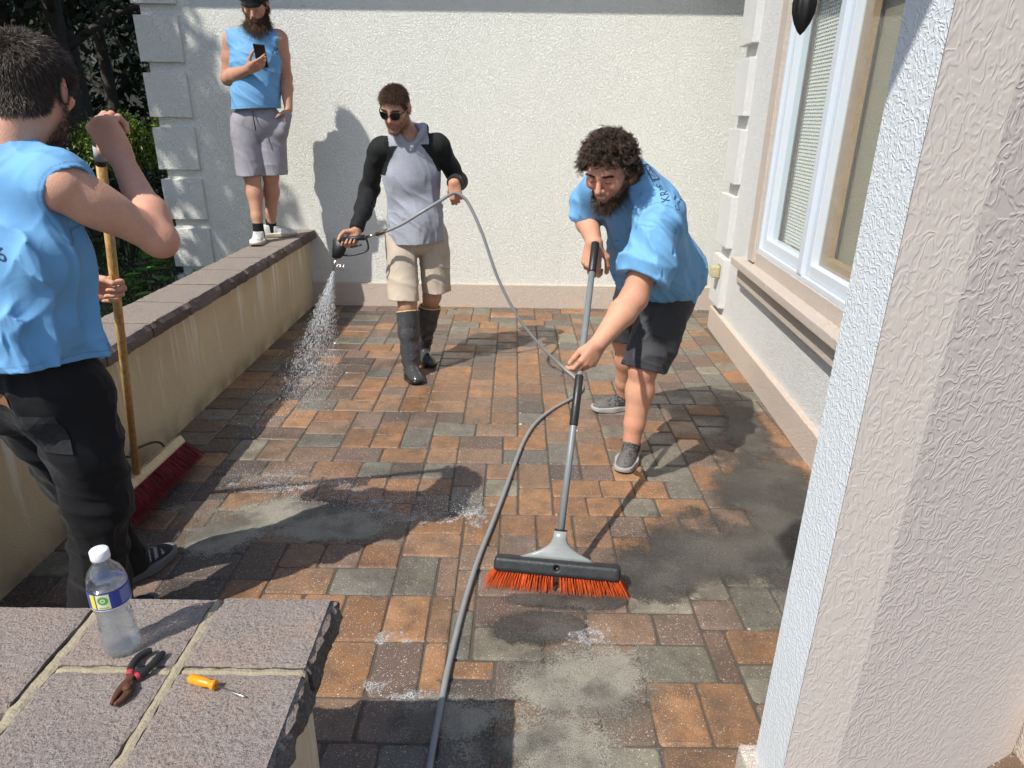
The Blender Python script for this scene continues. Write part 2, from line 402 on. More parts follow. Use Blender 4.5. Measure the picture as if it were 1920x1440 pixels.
def glass_mat(name, tint=(.9, .95, .93)):
    t = NT(name); g = t.n('BsdfGlossy', Color=(1, 1, 1, 1), Roughness=.02); tr = t.n('BsdfTransparent', Color=(*tint, 1))
    fm = schlick(t, .11)
    mx = t.n('MixShader', Fac=fm, _1=tr, _2=g); t.t.links.new(mx, t.out.inputs[0]); return t.m
MS['glass'] = glass_mat('window_glass')
for a, b_ in ((U0 + .085, 1.655), (1.815, U1 - .080)):
    mesh_np('pane', [(a, .095, Z0 + .094), (b_, .095, Z0 + .094), (b_, .095, Z1 - .099), (a, .095, Z1 - .099)], [[0, 1, 2, 3]], MS['glass'], win)
# oak stops inside the right sash
fr('wood_stop', 1.8165, 1.875, -.15, -.10, Z0 + .0955, Z1 - .10, MS['wood']); fr('wood_stop', 1.875, U1 - .081, -.15, -.10, Z0 + .0955, Z0 + .145, MS['wood'])
sh = wbox('reflection_panel', 1.81, U1 - .04, -.19, -.188, Z0 + .10, Z1 - .02, plain('reflection_tan', (.30, .265, .19), .9, var=.12, sc=4., bump=.002, bsc=120.), win, 0.)  # added tan sheet standing in for the stucco reflected in this pane
# slatted blind with perforations behind the left pane
def blind_mat():
    t = NT('white_blind'); t.set(Base__Color=(.66, .66, .62), Roughness=.6, Subsurface__Weight=0.); return t.m
MS['blind'] = blind_mat()
bl = wbox('blind', U0 + .09, 1.69, -.215, -.2145, Z0 + .02, Z1 - .02, MS['blind'], win, 0.)
Vb, Fb = [], []
nsl = 74; zz = np.linspace(Z0 + .10, Z1 - .08, nsl)
for i, z in enumerate(zz):
    k = len(Vb); a = R(66)
    for u in (U0 + .095, 1.685):
        for s in (-1, -.3, .3, 1):
            Vb.append((u, .168 + s * .0115 * math.cos(a), z + s * .0115 * math.sin(a) + .002 * (1 - s * s)))
    for s in range(3): Fb.append((k + s, k + s + 1, k + s + 5, k + s + 4))
slats = mesh_np('slats', Vb, Fb, MS['blind'], bl)
Vb, Fb = [], []
for u in np.arange(U0 + .14, 1.66, .034):
    V_, F_ = tube_vf([(u, .146, zz[0] - .02), (u, .146, zz[-1])], .0011, 4, False); Fb += (F_ + len(Vb)).tolist(); Vb += V_.tolist()
mesh_np('blind_cords', Vb, Fb, MS['blind'], bl)
# pale room behind the right pane
room = plain('room_wall', (.42, .37, .27), .9, var=.05, sc=2.)
bm = bmesh.new(); add_box(bm, U0 - .3, U1 + .4, .255, 2.0, .2, 2.9)
bmesh.ops.reverse_faces(bm, faces=bm.faces[:])
for f in [f for f in bm.faces if all(abs(v.co.y - .255) < 1e-4 for v in f.verts)]: bm.faces.remove(f)
bm_obj('room', bm, room, win)
# outlet with bubble cover
ob = empty('outlet_box', (0, 0, 0)); ob.parent = wing
MS['cover'] = plain('yellowed_plastic', (.62, .56, .34), .25, var=.08, Transmission__Weight=.35)
wbox('cover', .15, .235, .012, .075, .455, .545, MS['cover'], ob, .014, seg=3, smooth=True)
wbox('back_plate', .14, .245, .004, .0125, .445, .555, MS['cover'], ob, .003)

# eave of the wing
ev = empty('wing_eave', WO + Vector((0, 0, 3.3)), WA); tag(ev, 'white eave above the window wall on the right', 'eave')
WEV0 = -.35
def ebox(name, u0, u1, v0, v1, z0, z1, m): return box(name, u0, u1, -v1, -v0, z0 - 3.3, z1 - 3.3, m, ev, .004)
ebox('soffit', WEV0, 3.78, -.03, .30, 3.42, 3.47, MS['soffit']); ebox('fascia', WEV0, 3.78, .301, .34, 3.38, 3.56, MS['soffit'])
beam = box('shade_beam', -.60, .80, .37, .62, 3.0, 3.25, MS['soffit'], None, .01); tag(beam, 'unseen white beam added to shade the top of the pier', 'beam')  # unseen beam, put in to cast the shade on the upper jamb

# ---- porch pier at the right edge
E1, E2, E3 = np.array([.585, 1.165]), np.array([.585, 1.034]), np.array([.695, 1.034])
fd = np.array([math.cos(R(25)), math.sin(R(25))]); E4 = E3 + fd * .75; E5 = E1 + np.array([.8, .25])
pier = empty('porch_pier', (.62, 1.1, 0)); tag(pier, 'white and beige textured stucco porch pier close at the right edge', 'pier')
CC = np.array([.78, 1.30])
def prism(name, pts, z0, z1, m, bev=.008):
    bm = bmesh.new(); n = len(pts); lo = [bm.verts.new((p[0], p[1], z0)) for p in pts]; hi = [bm.verts.new((p[0], p[1], z1)) for p in pts]
    bm.faces.new(lo[::-1]); bm.faces.new(hi)
    for i in range(n): bm.faces.new((lo[i], lo[(i + 1) % n], hi[(i + 1) % n], hi[i]))
    bmesh.ops.recalc_face_normals(bm, faces=bm.faces[:]); return bm_obj(name, bm, m, pier, world=True)
prism('jamb_face', [E1, E2, CC, E1 + np.array([.15, .06])], -.05, 3.4, MS['pier_white'])
prism('front_face', [E2 + np.array([.0, -.0015]), E3 + np.array([0, -.0015]), CC], -.05, 3.4, MS['pier_beige'])
prism('swirl_face', [E3 + np.array([0, -.0014]), E4, CC + np.array([.3, .2]), CC], -.05, 3.4, MS['pier_swirl'])
box('plinth', .555, .80, 1.0, 1.195, -.045, .205, MS['beige2'], pier, .008, world=True)

# ---- low garden wall on the left, with cap stones
def tan_mat():
    t = NT('tan_stucco'); p = t.pos()
    c = t.mix(t.noise(p, 3., 4., .6), (.58, .46, .29), (.70, .58, .39))
    c = t.mix(t.ramp(t.noise(p, 1.2, 4., .6), .5, .7, 0., .35), c, (.42, .335, .22))
    z = t.n('SeparateXYZ', 2, Vector=p)
    drip = t.ramp(t.noise(t.scale(p, (13, 13, .9)), 1., 4., .7), .50, .66)
    drip = t.math('MULTIPLY', drip, t.ramp(z, .08, .56))
    c = t.mix(t.math('MULTIPLY', drip, .9), c, (.86, .83, .76))
    foot_tone = t.math('MULTIPLY', t.ramp(z, .16, .0), t.ramp(t.noise(p, 5., 3.), .3, .7))  # patchy, darker towards the foot of the wall
    c = t.mix(t.math('MULTIPLY', foot_tone, .6), c, (.12, .09, .055))
    h = t.math('ADD', t.noise(p, 150., 3., .7), t.math('MULTIPLY', t.noise(p, 30., 2.), .8))
    t.set(Base__Color=c, Roughness=.85, Specular__IOR__Level=.25, Normal=t.bump(h, 1., .0035)); return t.m
MS['tan'] = tan_mat()
def capstone_mat(name, ca, cb):
    t = NT(name); p = t.n('VectorMath', operation='ADD', _0=t.obj(), _1=t.n('CombineXYZ', X=t.math('MULTIPLY', t.n('ObjectInfo', 5), 17.)))
    g1 = t.noise(p, 190., 3., .85); g2 = t.noise(p, 9., 4., .6)
    hs = t.n('ObjectInfo', 5); c = t.mix(t.ramp(g2, .35, .68), ca, cb); c = t.mix(t.math('MULTIPLY', hs, .55), c, (.31, .26, .235))
    c = t.mix(t.ramp(t.noise(p, 4., 3.), .5, .68, 0., .35), c, (.24, .22, .21))
    c = t.mix(t.ramp(g1, .33, .5, .7, 0.), c, (.05, .04, .034))
    c = t.mix(t.ramp(g1, .55, .72, 0., .7), c, (.50, .43, .37))
    t.set(Base__Color=c, Roughness=.9, Specular__IOR__Level=.2, Normal=t.bump(t.math('ADD', g1, t.math('MULTIPLY', t.noise(p, 90., 3.), .8)), 1., .0065)); return t.m
MS['cap'] = capstone_mat('cap_stone', (.36, .275, .225), (.32, .275, .245))
MS['cap2'] = capstone_mat('cap_stone_light', (.38, .31, .25), (.33, .285, .245))
MS['mortar'] = plain('mortar', (.33, .28, .19), .95, var=.3, sc=60., bump=.003)
def cap_stone(name, x0, x1, y0, y1, z0, z1, m, parent, rough_sides, seed, step=.02, amp=.010):
    """stone with a sawn top and chiselled sides; rough_sides: subset of 'xXyY'"""
    nx, ny, nz = [max(2, int(round(d / step))) for d in (x1 - x0, y1 - y0, z1 - z0)]
    bm = bmesh.new(); bmesh.ops.create_cube(bm, size=1)
    for v in bm.verts: v.co = Vector((x0 + (v.co.x + .5) * (x1 - x0), y0 + (v.co.y + .5) * (y1 - y0), z0 + (v.co.z + .5) * (z1 - z0)))
    for ax, n, lo, hi in ((0, nx, x0, x1), (1, ny, y0, y1), (2, nz, z0, z1)):
        for k in range(1, n):
            co = [0, 0, 0]; co[ax] = lo + (hi - lo) * k / n; no = [0, 0, 0]; no[ax] = 1
            bmesh.ops.bisect_plane(bm, geom=bm.verts[:] + bm.edges[:] + bm.faces[:], plane_co=co, plane_no=no)
    off = Vector((seed * 3.7, seed * 1.3, 0))
    for v in bm.verts:
        c = v.co.copy(); d = Vector((0, 0, 0))
        for ch, ax, lim, sg in (('x', 0, x0, -1), ('X', 0, x1, 1), ('y', 1, y0, -1), ('Y', 1, y1, 1)):
            e = abs(c[ax] - lim)
            if ch in rough_sides and e < step * .5:
                tz = (c.z - z0) / (z1 - z0); q = mnoise.noise((c + off) * 26) * amp + mnoise.noise((c + off) * 70) * amp * .5
                d[ax] += sg * (q - amp * .35 + (amp * .7 * (1 - (2 * tz - 1) ** 2)) - (.008 if tz > .95 else 0))
        if c.z > (z0 + z1) / 2:
            for ax, lim, sg in ((0, x0, -1), (0, x1, 1), (1, y0, -1), (1, y1, 1)):
                if abs(c[ax] - lim) < step * .5: d[ax] += sg * (mnoise.noise((c + off) * 45) * .0035 - .001); d.z -= .0015 + max(0, mnoise.noise((c + off) * 55)) * .003 * (abs(c.z - z1) < 1e-4)
        if abs(c.z - z1) < 1e-4: d.z += mnoise.noise((c + off) * 14) * .0016 + mnoise.noise((c + off) * 60) * .0008
        v.co = c + d
    bm.normal_update()
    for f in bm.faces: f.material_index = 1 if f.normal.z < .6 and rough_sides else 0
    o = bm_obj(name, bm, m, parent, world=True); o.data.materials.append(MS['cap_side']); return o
MS['cap_side'] = capstone_mat('chiselled_shaded_stone', (.115, .085, .065), (.075, .058, .048))  # darker brown of chiselled faces, with their shade mixed into the colour
lw = empty('garden_wall', (-1.85, 3.6, 0)); tag(lw, 'low tan stucco garden wall with stone cap along the left side', 'wall')
box('wall', -1.955, -1.775, .25, BW - .001, -.05, .585, MS['tan'], lw, .004, world=True)
cy = [BW - .002, 5.48, 5.07, 4.66, 4.26, 3.86, 3.46, 3.07, 2.67, 2.27, 1.87, 1.47, 1.12]
for k in range(len(cy) - 1):
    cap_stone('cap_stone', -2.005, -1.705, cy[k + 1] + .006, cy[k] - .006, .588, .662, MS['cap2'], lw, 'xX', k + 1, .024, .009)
    if k: box('mortar_joint', -1.99, -1.722, cy[k] - .0065, cy[k] + .0065, .588, .657, MS['mortar'], lw, world=True)
# foreground wall and its end pier
fw_ = empty('foreground_pier', (-.58, .85, 0)); tag(fw_, 'tan stucco wall end with four big cap stones in the foreground', 'wall')
box('wall', -1.76, -.83, .87, 1.04, -.05, .60, MS['tan'], fw_, .004, world=True)
box('pier_body', -.83, -.405, .38, 1.06, -.05, .598, MS['tan'], fw_, .006, world=True)
Z = .68
for k, (x0, x1, y0, y1, rs) in enumerate([(-.802, -.597, .932, 1.118, 'Y'), (-.581, -.352, .932, 1.125, 'XY'), (-.802, -.597, .60, .917, ''), (-.581, -.352, .60, .917, 'X'), (-1.22, -.823, .835, 1.085, 'yY'), (-.802, -.352, .37, .588, 'X')]):
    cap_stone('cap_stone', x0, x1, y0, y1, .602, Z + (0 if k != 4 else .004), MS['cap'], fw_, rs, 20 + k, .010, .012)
MJ = MS['mortar']
def mortar(x0, x1, y0, y1, sd): return cap_stone('mortar_joint', x0, x1, y0, y1, .602, Z - .0022, MJ, fw_, '', sd, .008)
mortar(-.8235, -.801, .60, 1.09, 31)
mortar(-.5985, -.5795, .60, 1.116, 32)
mortar(-.8005, -.599, .9155, .9335, 33)
mortar(-.579, -.357, .9155, .9335, 34)
# ================================================================ garden behind the low wall
def leaf_mat(name, rough=.5, trans=.25):
    t = NT(name); c = t.n('Attribute', 0, attribute_name='Col'); t.set(Base__Color=c, Roughness=rough, Specular__IOR__Level=.35)
    tr = t.n('BsdfTranslucent', Color=c); mx = t.n('MixShader', Fac=trans, _1=t.bsdf.outputs[0], _2=tr); t.t.links.new(mx, t.out.inputs[0]); return t.m
MS['leaf'] = leaf_mat('foliage'); MS['bark'] = plain('bark', (.055, .045, .036), .95, var=.45, sc=14., bump=.02, bsc=30.)
def leaf_quads(C, size, rs, aspect=.5, up=None, droop=0.):
    """folded two-quad leaves at C (n,3); size scalar or (n,)"""
    n = len(C); size = np.broadcast_to(size, (n,))[:, None]; d = rs.randn(n, 3) if up is None else rs.randn(n, 3) * .6 + up; d[:, 2] -= droop; d /= _l2(d); r = rs.randn(n, 3); s = np.cross(d, r); s /= _l2(s); k = np.cross(s, d)
    a = C; b = C + d * size * .5 + s * size * aspect * .5 + k * size * .08; c = C + d * size; e = C + d * size * .5 - s * size * aspect * .5 + k * size * .08
    V = np.stack([a, b, c, e], 1).reshape(-1, 3); return V, np.arange(4 * n).reshape(-1, 4)
def _l2(v): return np.sqrt((v * v).sum(-1))[:, None]
def leaf_obj(name, C, size, cols, seed, parent=None, aspect=.5, up=None, droop=0., var=.35, world=True):
    rs = np.random.RandomState(seed); V, Fq = leaf_quads(C, size, rs, aspect, up, droop); n = len(C); c = np.asarray(cols, float)[rs.randint(0, len(cols), n)] * (1 + var * (rs.rand(n, 1) * 2 - 1))
    return mesh_np(name, V, Fq, MS['leaf'], parent, False, np.repeat(c, 4, 0), world=world)
def clumps(n, per, fn, spread, rs): c = fn(n); return (c[:, None] + rs.randn(n, per, 3) * spread).reshape(-1, 3)
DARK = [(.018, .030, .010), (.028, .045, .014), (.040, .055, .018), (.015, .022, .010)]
def tree(label, x, y, h, r, z0, seed, trunk=.14, lean=(0, 0), leaves=5200, size=.13, cols=DARK, cat='tree'):
    rs = np.random.RandomState(seed); T = empty('tree', (x, y, -.05)); tag(T, label, cat, 'trees of the dark wood behind the wall')
    tp = np.array([x + lean[0], y + lean[1], h * .8]); P = spline([(x, y, -.06), (x + lean[0] * .15 + .05, y, h * .2), (x + lean[0] * .5 - .06, y + lean[1] * .5, h * .5), tp], 6); tr = tube('trunk', P, np.linspace(trunk, trunk * .35, len(P)) * (1 + .12 * rs.rand(len(P))), MS['bark'], T, 9, world=True)
    for k in range(7):
        q = P[int(len(P) * (.35 + .085 * k))]; a = rs.rand() * 6.28; e = q + np.array([math.cos(a), math.sin(a), .45]) * r * rs.uniform(.5, .85); tube('limb', spline([q, (q + e) / 2 + [0, 0, .15], e], 4), np.linspace(trunk * .4, .012, 9), MS['bark'], tr, 6, world=True)
    def fn(n):
        u = rs.randn(n, 3); u /= _l2(u); q = u * (rs.rand(n, 1) ** .45); return np.array([x + lean[0] * .8, y + lean[1] * .8, (z0 + h) / 2]) + q * np.array([r, r, (h - z0) / 2])
    leaf_obj('crown', clumps(leaves // 26, 26, fn, .20, rs), size * rs.uniform(.7, 1.3, leaves // 26 * 26), cols, seed + 1, T); return T
hx = np.linspace(-60, 20, 41); hy = np.linspace(15, 60, 16); V = []
for y in hy:
    for x in hx: V.append((x, y, -.2 + 9 * (1 - math.exp(-((y - 15) / 14.) ** 2)) + .5 * math.sin(x * .3 + y * .2)))
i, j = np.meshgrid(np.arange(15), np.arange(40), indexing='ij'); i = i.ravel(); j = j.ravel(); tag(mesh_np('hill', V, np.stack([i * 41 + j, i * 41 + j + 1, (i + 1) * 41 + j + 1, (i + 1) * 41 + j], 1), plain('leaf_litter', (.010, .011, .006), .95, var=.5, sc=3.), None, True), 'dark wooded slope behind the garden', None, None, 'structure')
rs = np.random.RandomState(9); n = 26000
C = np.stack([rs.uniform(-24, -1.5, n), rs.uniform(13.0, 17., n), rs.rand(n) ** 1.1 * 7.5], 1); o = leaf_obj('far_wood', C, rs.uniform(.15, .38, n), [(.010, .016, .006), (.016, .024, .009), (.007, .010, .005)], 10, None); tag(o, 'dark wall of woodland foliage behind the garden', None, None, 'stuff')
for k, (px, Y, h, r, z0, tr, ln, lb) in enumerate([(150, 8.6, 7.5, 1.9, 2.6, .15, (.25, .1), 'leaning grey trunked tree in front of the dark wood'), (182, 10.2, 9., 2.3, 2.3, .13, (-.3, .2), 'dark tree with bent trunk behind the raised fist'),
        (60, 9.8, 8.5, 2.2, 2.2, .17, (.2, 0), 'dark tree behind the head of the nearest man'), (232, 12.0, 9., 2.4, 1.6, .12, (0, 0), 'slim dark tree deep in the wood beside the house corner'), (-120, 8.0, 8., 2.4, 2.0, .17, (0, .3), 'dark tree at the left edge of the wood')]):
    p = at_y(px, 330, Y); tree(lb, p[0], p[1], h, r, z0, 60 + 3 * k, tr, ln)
# tall evergreen left of the frame; its shade falls on the house corner
def evergreen(label, ax, ay, za, m, zb, seed, n=15000, size=.17):
    rs = np.random.RandomState(seed); T = empty('evergreen_tree', (ax, ay, -.05)); tag(T, label, 'tree'); tube('trunk', [(ax, ay, -.06), (ax, ay, za * .5), (ax, ay, za * .97)], [.22, .13, .02], MS['bark'], T, 9, world=True)
    k = n // 20; z = zb + (za - zb) * (1 - np.sqrt(rs.rand(k))); a = rs.rand(k) * 6.283; rr = (za - z) * m * (1 - .55 * rs.rand(k) ** 2.2); c = np.stack([ax + rr * np.cos(a), ay + rr * np.sin(a), z], 1); P = (c[:, None] + rs.randn(k, 20, 3) * .13).reshape(-1, 3)
    d = np.sqrt((P[:, 0] - ax) ** 2 + (P[:, 1] - ay) ** 2); P = P[d < (za - P[:, 2]) * m + .02]; leaf_obj('crown', P, size * rs.uniform(.7, 1.3, len(P)), DARK, seed + 1, T, .45, droop=.5)
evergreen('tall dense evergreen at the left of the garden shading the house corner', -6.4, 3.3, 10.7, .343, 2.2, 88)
evergreen('unseen broad evergreen added beside the tall one to shade the garden', -8.6, 5.6, 9.0, .36, .8, 92, 9000, .20)  # second tree out of view, put in to keep sun off the garden
# sunlit arching shrub by the house corner
def shrub(name, label, c, r, n, size, cols, seed, group=None, droop=.8, aspect=.35, stems=14, cat='shrub'):
    rs = np.random.RandomState(seed); T = empty(name, (c[0], c[1], -.05)); tag(T, label, cat, group); Vs, Fs = [], []
    tips = []
    for k in range(stems):
        a = rs.rand() * 6.28; rr = rs.uniform(.25, 1.) ; e = np.array([c[0] + r[0] * rr * math.cos(a), c[1] + r[1] * rr * math.sin(a), c[2] + r[2] * (1 - .75 * rr ** 2)]); P = spline([(c[0] + .03 * math.cos(a), c[1] + .03 * math.sin(a), -.06), ((c[0] + e[0]) / 2, (c[1] + e[1]) / 2, e[2] * .75), e, e + np.array([.18 * r[0] * math.cos(a), .18 * r[1] * math.sin(a), -.25 * r[2]])], 5); tips.append(P[5:]); v, f = tube_vf(P, np.linspace(.012, .003, len(P)), 5, False); Fs.append(f + sum(len(q) for q in Vs)); Vs.append(v)
    mesh_np('stems', np.vstack(Vs), np.vstack(Fs), MS['bark'], T, True, world=True); tips = np.vstack(tips); C = tips[rs.randint(0, len(tips), n)] + rs.randn(n, 3) * np.array(r) * .14
    leaf_obj('foliage', C, size * rs.uniform(.6, 1.3, n), cols, seed + 1, T, aspect, droop=droop)
p = at_y(280, 305, 8.5); shrub('arching_shrub', 'bright yellow green arching shrub lit by the sun beside the house corner', (p[0], p[1], p[2]), (.75, .65, .50), 8000, .055, [(.16, .24, .035), (.22, .30, .05), (.10, .17, .03)], 101)
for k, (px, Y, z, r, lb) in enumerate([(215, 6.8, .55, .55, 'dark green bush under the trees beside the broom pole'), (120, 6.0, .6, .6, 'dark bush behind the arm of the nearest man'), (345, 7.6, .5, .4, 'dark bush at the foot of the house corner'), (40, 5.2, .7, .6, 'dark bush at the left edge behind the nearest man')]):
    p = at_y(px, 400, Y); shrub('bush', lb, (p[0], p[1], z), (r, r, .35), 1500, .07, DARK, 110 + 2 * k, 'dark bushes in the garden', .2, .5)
# lawn patch and ground cover
rs = np.random.RandomState(21); n = 9000; C = np.stack([rs.uniform(-6.0, -3.0, n), rs.uniform(7.6, 13., n), np.full(n, -.05)], 1); g = leaf_obj('grass', C, rs.uniform(.10, .20, n), [(.05, .13, .02), (.07, .17, .03)], 22, None, .10, up=np.array([0, 0, 2.2])); tag(g, 'patch of green grass beyond the house corner', None, None, 'stuff')
n = 14000; C = np.stack([rs.uniform(-4.2, -2.03, n), rs.uniform(2.6, 6.6, n), rs.rand(n) ** 1.3 * .34 - .05], 1); g = leaf_obj('ground_cover', C, rs.uniform(.03, .07, n), [(.08, .14, .04), (.13, .19, .07), (.04, .07, .022), (.28, .31, .20)], 24, None, .4, up=np.array([0, 0, .5])); tag(g, 'low leafy ground cover along the garden side of the wall', None, None, 'stuff')
for k, (px, py, lb) in enumerate([(258, 520, 'broad leaved plant just right of the broom pole'), (300, 545, 'small broad leaved plant next to the wall cap'), (247, 560, 'broad leaved plant beside the hand on the pole'), (225, 585, 'upright leafy plant close to the wall behind the pole')]):
    p = at_z(px, py, .25); T = empty('leafy_plant', (p[0], p[1], -.05)); tag(T, lb, 'plant', 'broad leaved plants behind the wall'); rs = np.random.RandomState(130 + k)
    for q in range(7):
        a = rs.rand() * 6.28; e = np.array([p[0] + .12 * math.cos(a), p[1] + .12 * math.sin(a), .30 + .12 * rs.rand()]); d = np.array([math.cos(a), math.sin(a), .25]); d /= np.linalg.norm(d); s = np.cross(d, [0, 0, 1]); s /= np.linalg.norm(s); L = rs.uniform(.11, .16); V = []; up_ = np.cross(s, d)
        for t_, w_ in ((0, .01), (.25, .036), (.55, .045), (.85, .022), (1., .002)):
            for g_ in (-1, 0, 1): V.append(e + d * L * t_ + s * w_ * g_ - up_ * (.02 * (1 - abs(g_)) + .25 * L * t_ * t_))
        Fq = [(i_ * 3 + j_, i_ * 3 + j_ + 1, i_ * 3 + j_ + 4, i_ * 3 + j_ + 3) for i_ in range(4) for j_ in range(2)]; c = A_ = np.array((.10, .22, .04)) * rs.uniform(.7, 1.2); lf = mesh_np('leaf', V, Fq, MS['leaf'], T, True, np.tile(c, (15, 1)), world=True)
        tube('stalk', [(p[0], p[1], -.06), ((p[0] + e[0]) / 2, (p[1] + e[1]) / 2, .2), e], .004, MS['bark'], lf, 5, world=True)
# ================================================================ implicit solids -> meshes (people, clothes, shoes)
_TB = np.random.RandomState(5).rand(64, 64, 64).astype(np.float32)
def vnoise(P):
    P = np.asarray(P, np.float32); i = np.floor(P).astype(np.int32); f = P - i; f = f * f * (3 - 2 * f); i &= 63; j = (i + 1) & 63
    x0, y0, z0 = i[..., 0], i[..., 1], i[..., 2]; x1, y1, z1 = j[..., 0], j[..., 1], j[..., 2]; fx, fy, fz = f[..., 0], f[..., 1], f[..., 2]
    a = _TB[x0, y0, z0] * (1 - fx) + _TB[x1, y0, z0] * fx; b = _TB[x0, y1, z0] * (1 - fx) + _TB[x1, y1, z0] * fx
    c = _TB[x0, y0, z1] * (1 - fx) + _TB[x1, y0, z1] * fx; d = _TB[x0, y1, z1] * (1 - fx) + _TB[x1, y1, z1] * fx
    return (a * (1 - fy) + b * fy) * (1 - fz) + (c * (1 - fy) + d * fy) * fz
def nv(v): v = np.asarray(v, float); return v / np.linalg.norm(v)
def A3(*v): return np.array(v, float)
def smin(a, b, k):
    if k <= 0: return np.minimum(a, b)
    h = np.clip(.5 + .5 * (b - a) / k, 0, 1); return b + (a - b) * h - k * h * (1 - h)
def smax(a, b, k): return -smin(-a, -b, k)
def sstep(a, b, x): t = np.clip((x - a) / (b - a), 0, 1); return t * t * (3 - 2 * t)
def _l(v): return np.sqrt((v * v).sum(-1))
def d_cone(P, a, b, r1, r2):
    a = np.asarray(a, np.float32); ab = np.asarray(b, np.float32) - a; q = P - a
    t = np.clip((q @ ab) / (ab @ ab), 0, 1); return _l(q - t[..., None] * ab) - (r1 + (r2 - r1) * t)
def d_ell(P, c, r, ax=None):
    q = P - np.asarray(c, np.float32)
    if ax is not None: q = q @ np.asarray(ax, np.float32).T
    r = np.asarray(r, np.float32); k0 = _l(q / r); k1 = _l(q / (r * r)); return k0 * (k0 - 1) / (k1 + 1e-6)
def d_sph(P, c, r): return _l(P - np.asarray(c, np.float32)) - r
def d_rbox(P, c, h, rad, ax=None):
    q = P - np.asarray(c, np.float32)
    if ax is not None: q = q @ np.asarray(ax, np.float32).T
    q = np.abs(q) - (np.asarray(h, np.float32) - rad); return _l(np.maximum(q, 0)) + np.minimum(q.max(-1), 0) - rad
class Sh:
    def __init__(s): s.ops = []; s.post = []; s.lo = np.full(3, 9e9); s.hi = np.full(3, -9e9)
    def fn(s, f, lo, hi, k=.02, op='u'):
        lo = np.asarray(lo, float); hi = np.asarray(hi, float); s.ops.append((f, lo - k - .02, hi + k + .02, k, op))
        if op == 'u': s.lo = np.minimum(s.lo, lo); s.hi = np.maximum(s.hi, hi)
        return s
    def cone(s, a, b, r1, r2, k=.02, op='u'):
        a = np.asarray(a, float); b = np.asarray(b, float); r = max(r1, r2)
        return s.fn(lambda P: d_cone(P, a, b, r1, r2), np.minimum(a, b) - r, np.maximum(a, b) + r, k, op)
    def ell(s, c, r, ax=None, k=.02, op='u'):
        c = np.asarray(c, float); m = max(r); return s.fn(lambda P: d_ell(P, c, r, ax), c - m, c + m, k, op)
    def sph(s, c, r, k=.02, op='u'): return s.cone(c, np.asarray(c, float) + 1e-4, r, r, k, op)
    def plane(s, p, n, k=.004):
        p = np.asarray(p, np.float32); n = nv(n).astype(np.float32); s.ops.append((lambda P: (P - p) @ n, np.full(3, -9e9), np.full(3, 9e9), k, 'i')); return s
    def raw(s, P, lo=None, hi=None):
        D = np.full(P.shape[:-1], .5, np.float32)
        for cut in (False, True):                      # solids, then creases, then cuts (hems and openings stay clean)
            for f, a, b, k, op in s.ops:
                if (op != 'u') != cut: continue
                if lo is not None:
                    m = np.all((hi >= a) & (lo <= b), axis=1)
                    if not m.any(): continue
                    if m.all(): m = slice(None)
                else: m = slice(None)
                d = f(P[m]).astype(np.float32)
                D[m] = smin(D[m], d, k) if op == 'u' else smax(D[m], -d, k) if op == 's' else smax(D[m], d, k)
            if not cut:
                for f in s.post: D = f(P, D)
        return D
    def mesh(s, vox=.004, pad=.03):
        B = 8; lo = s.lo - pad; n = np.ceil((s.hi + pad - lo) / (vox * B)).astype(int); g = [lo[i] + (np.arange(n[i]) + .5) * vox * B for i in range(3)]
        C = np.stack(np.meshgrid(*g, indexing='ij'), -1).reshape(-1, 3).astype(np.float32); hb = vox * B * .5
        dc = s.raw(C[:, None, :], C - hb, C + hb)[:, 0]; act = np.abs(dc) < hb * 1.75 + .014
        N = n * B; G = np.where(dc < 0, -1, 1).astype(np.float32).reshape(n)
        D = np.repeat(np.repeat(np.repeat(G, B, 0), B, 1), B, 2)
        ids = np.nonzero(act)[0]; o = (np.arange(B) + .5) * vox - hb; off = np.stack(np.meshgrid(o, o, o, indexing='ij'), -1).reshape(-1, 3).astype(np.float32)
        bi = np.stack(np.unravel_index(ids, n), 1)
        for c0 in range(0, len(ids), 1500):
            ii = ids[c0:c0 + 1500]; P = C[ii][:, None, :] + off[None]; d = s.raw(P, C[ii] - hb, C[ii] + hb).reshape(-1, B, B, B)
            for q, (x, y, z) in enumerate(bi[c0:c0 + 1500]): D[x * B:x * B + B, y * B:y * B + B, z * B:z * B + B] = d[q]
        return surface_nets(D, lo + vox * .5, vox)
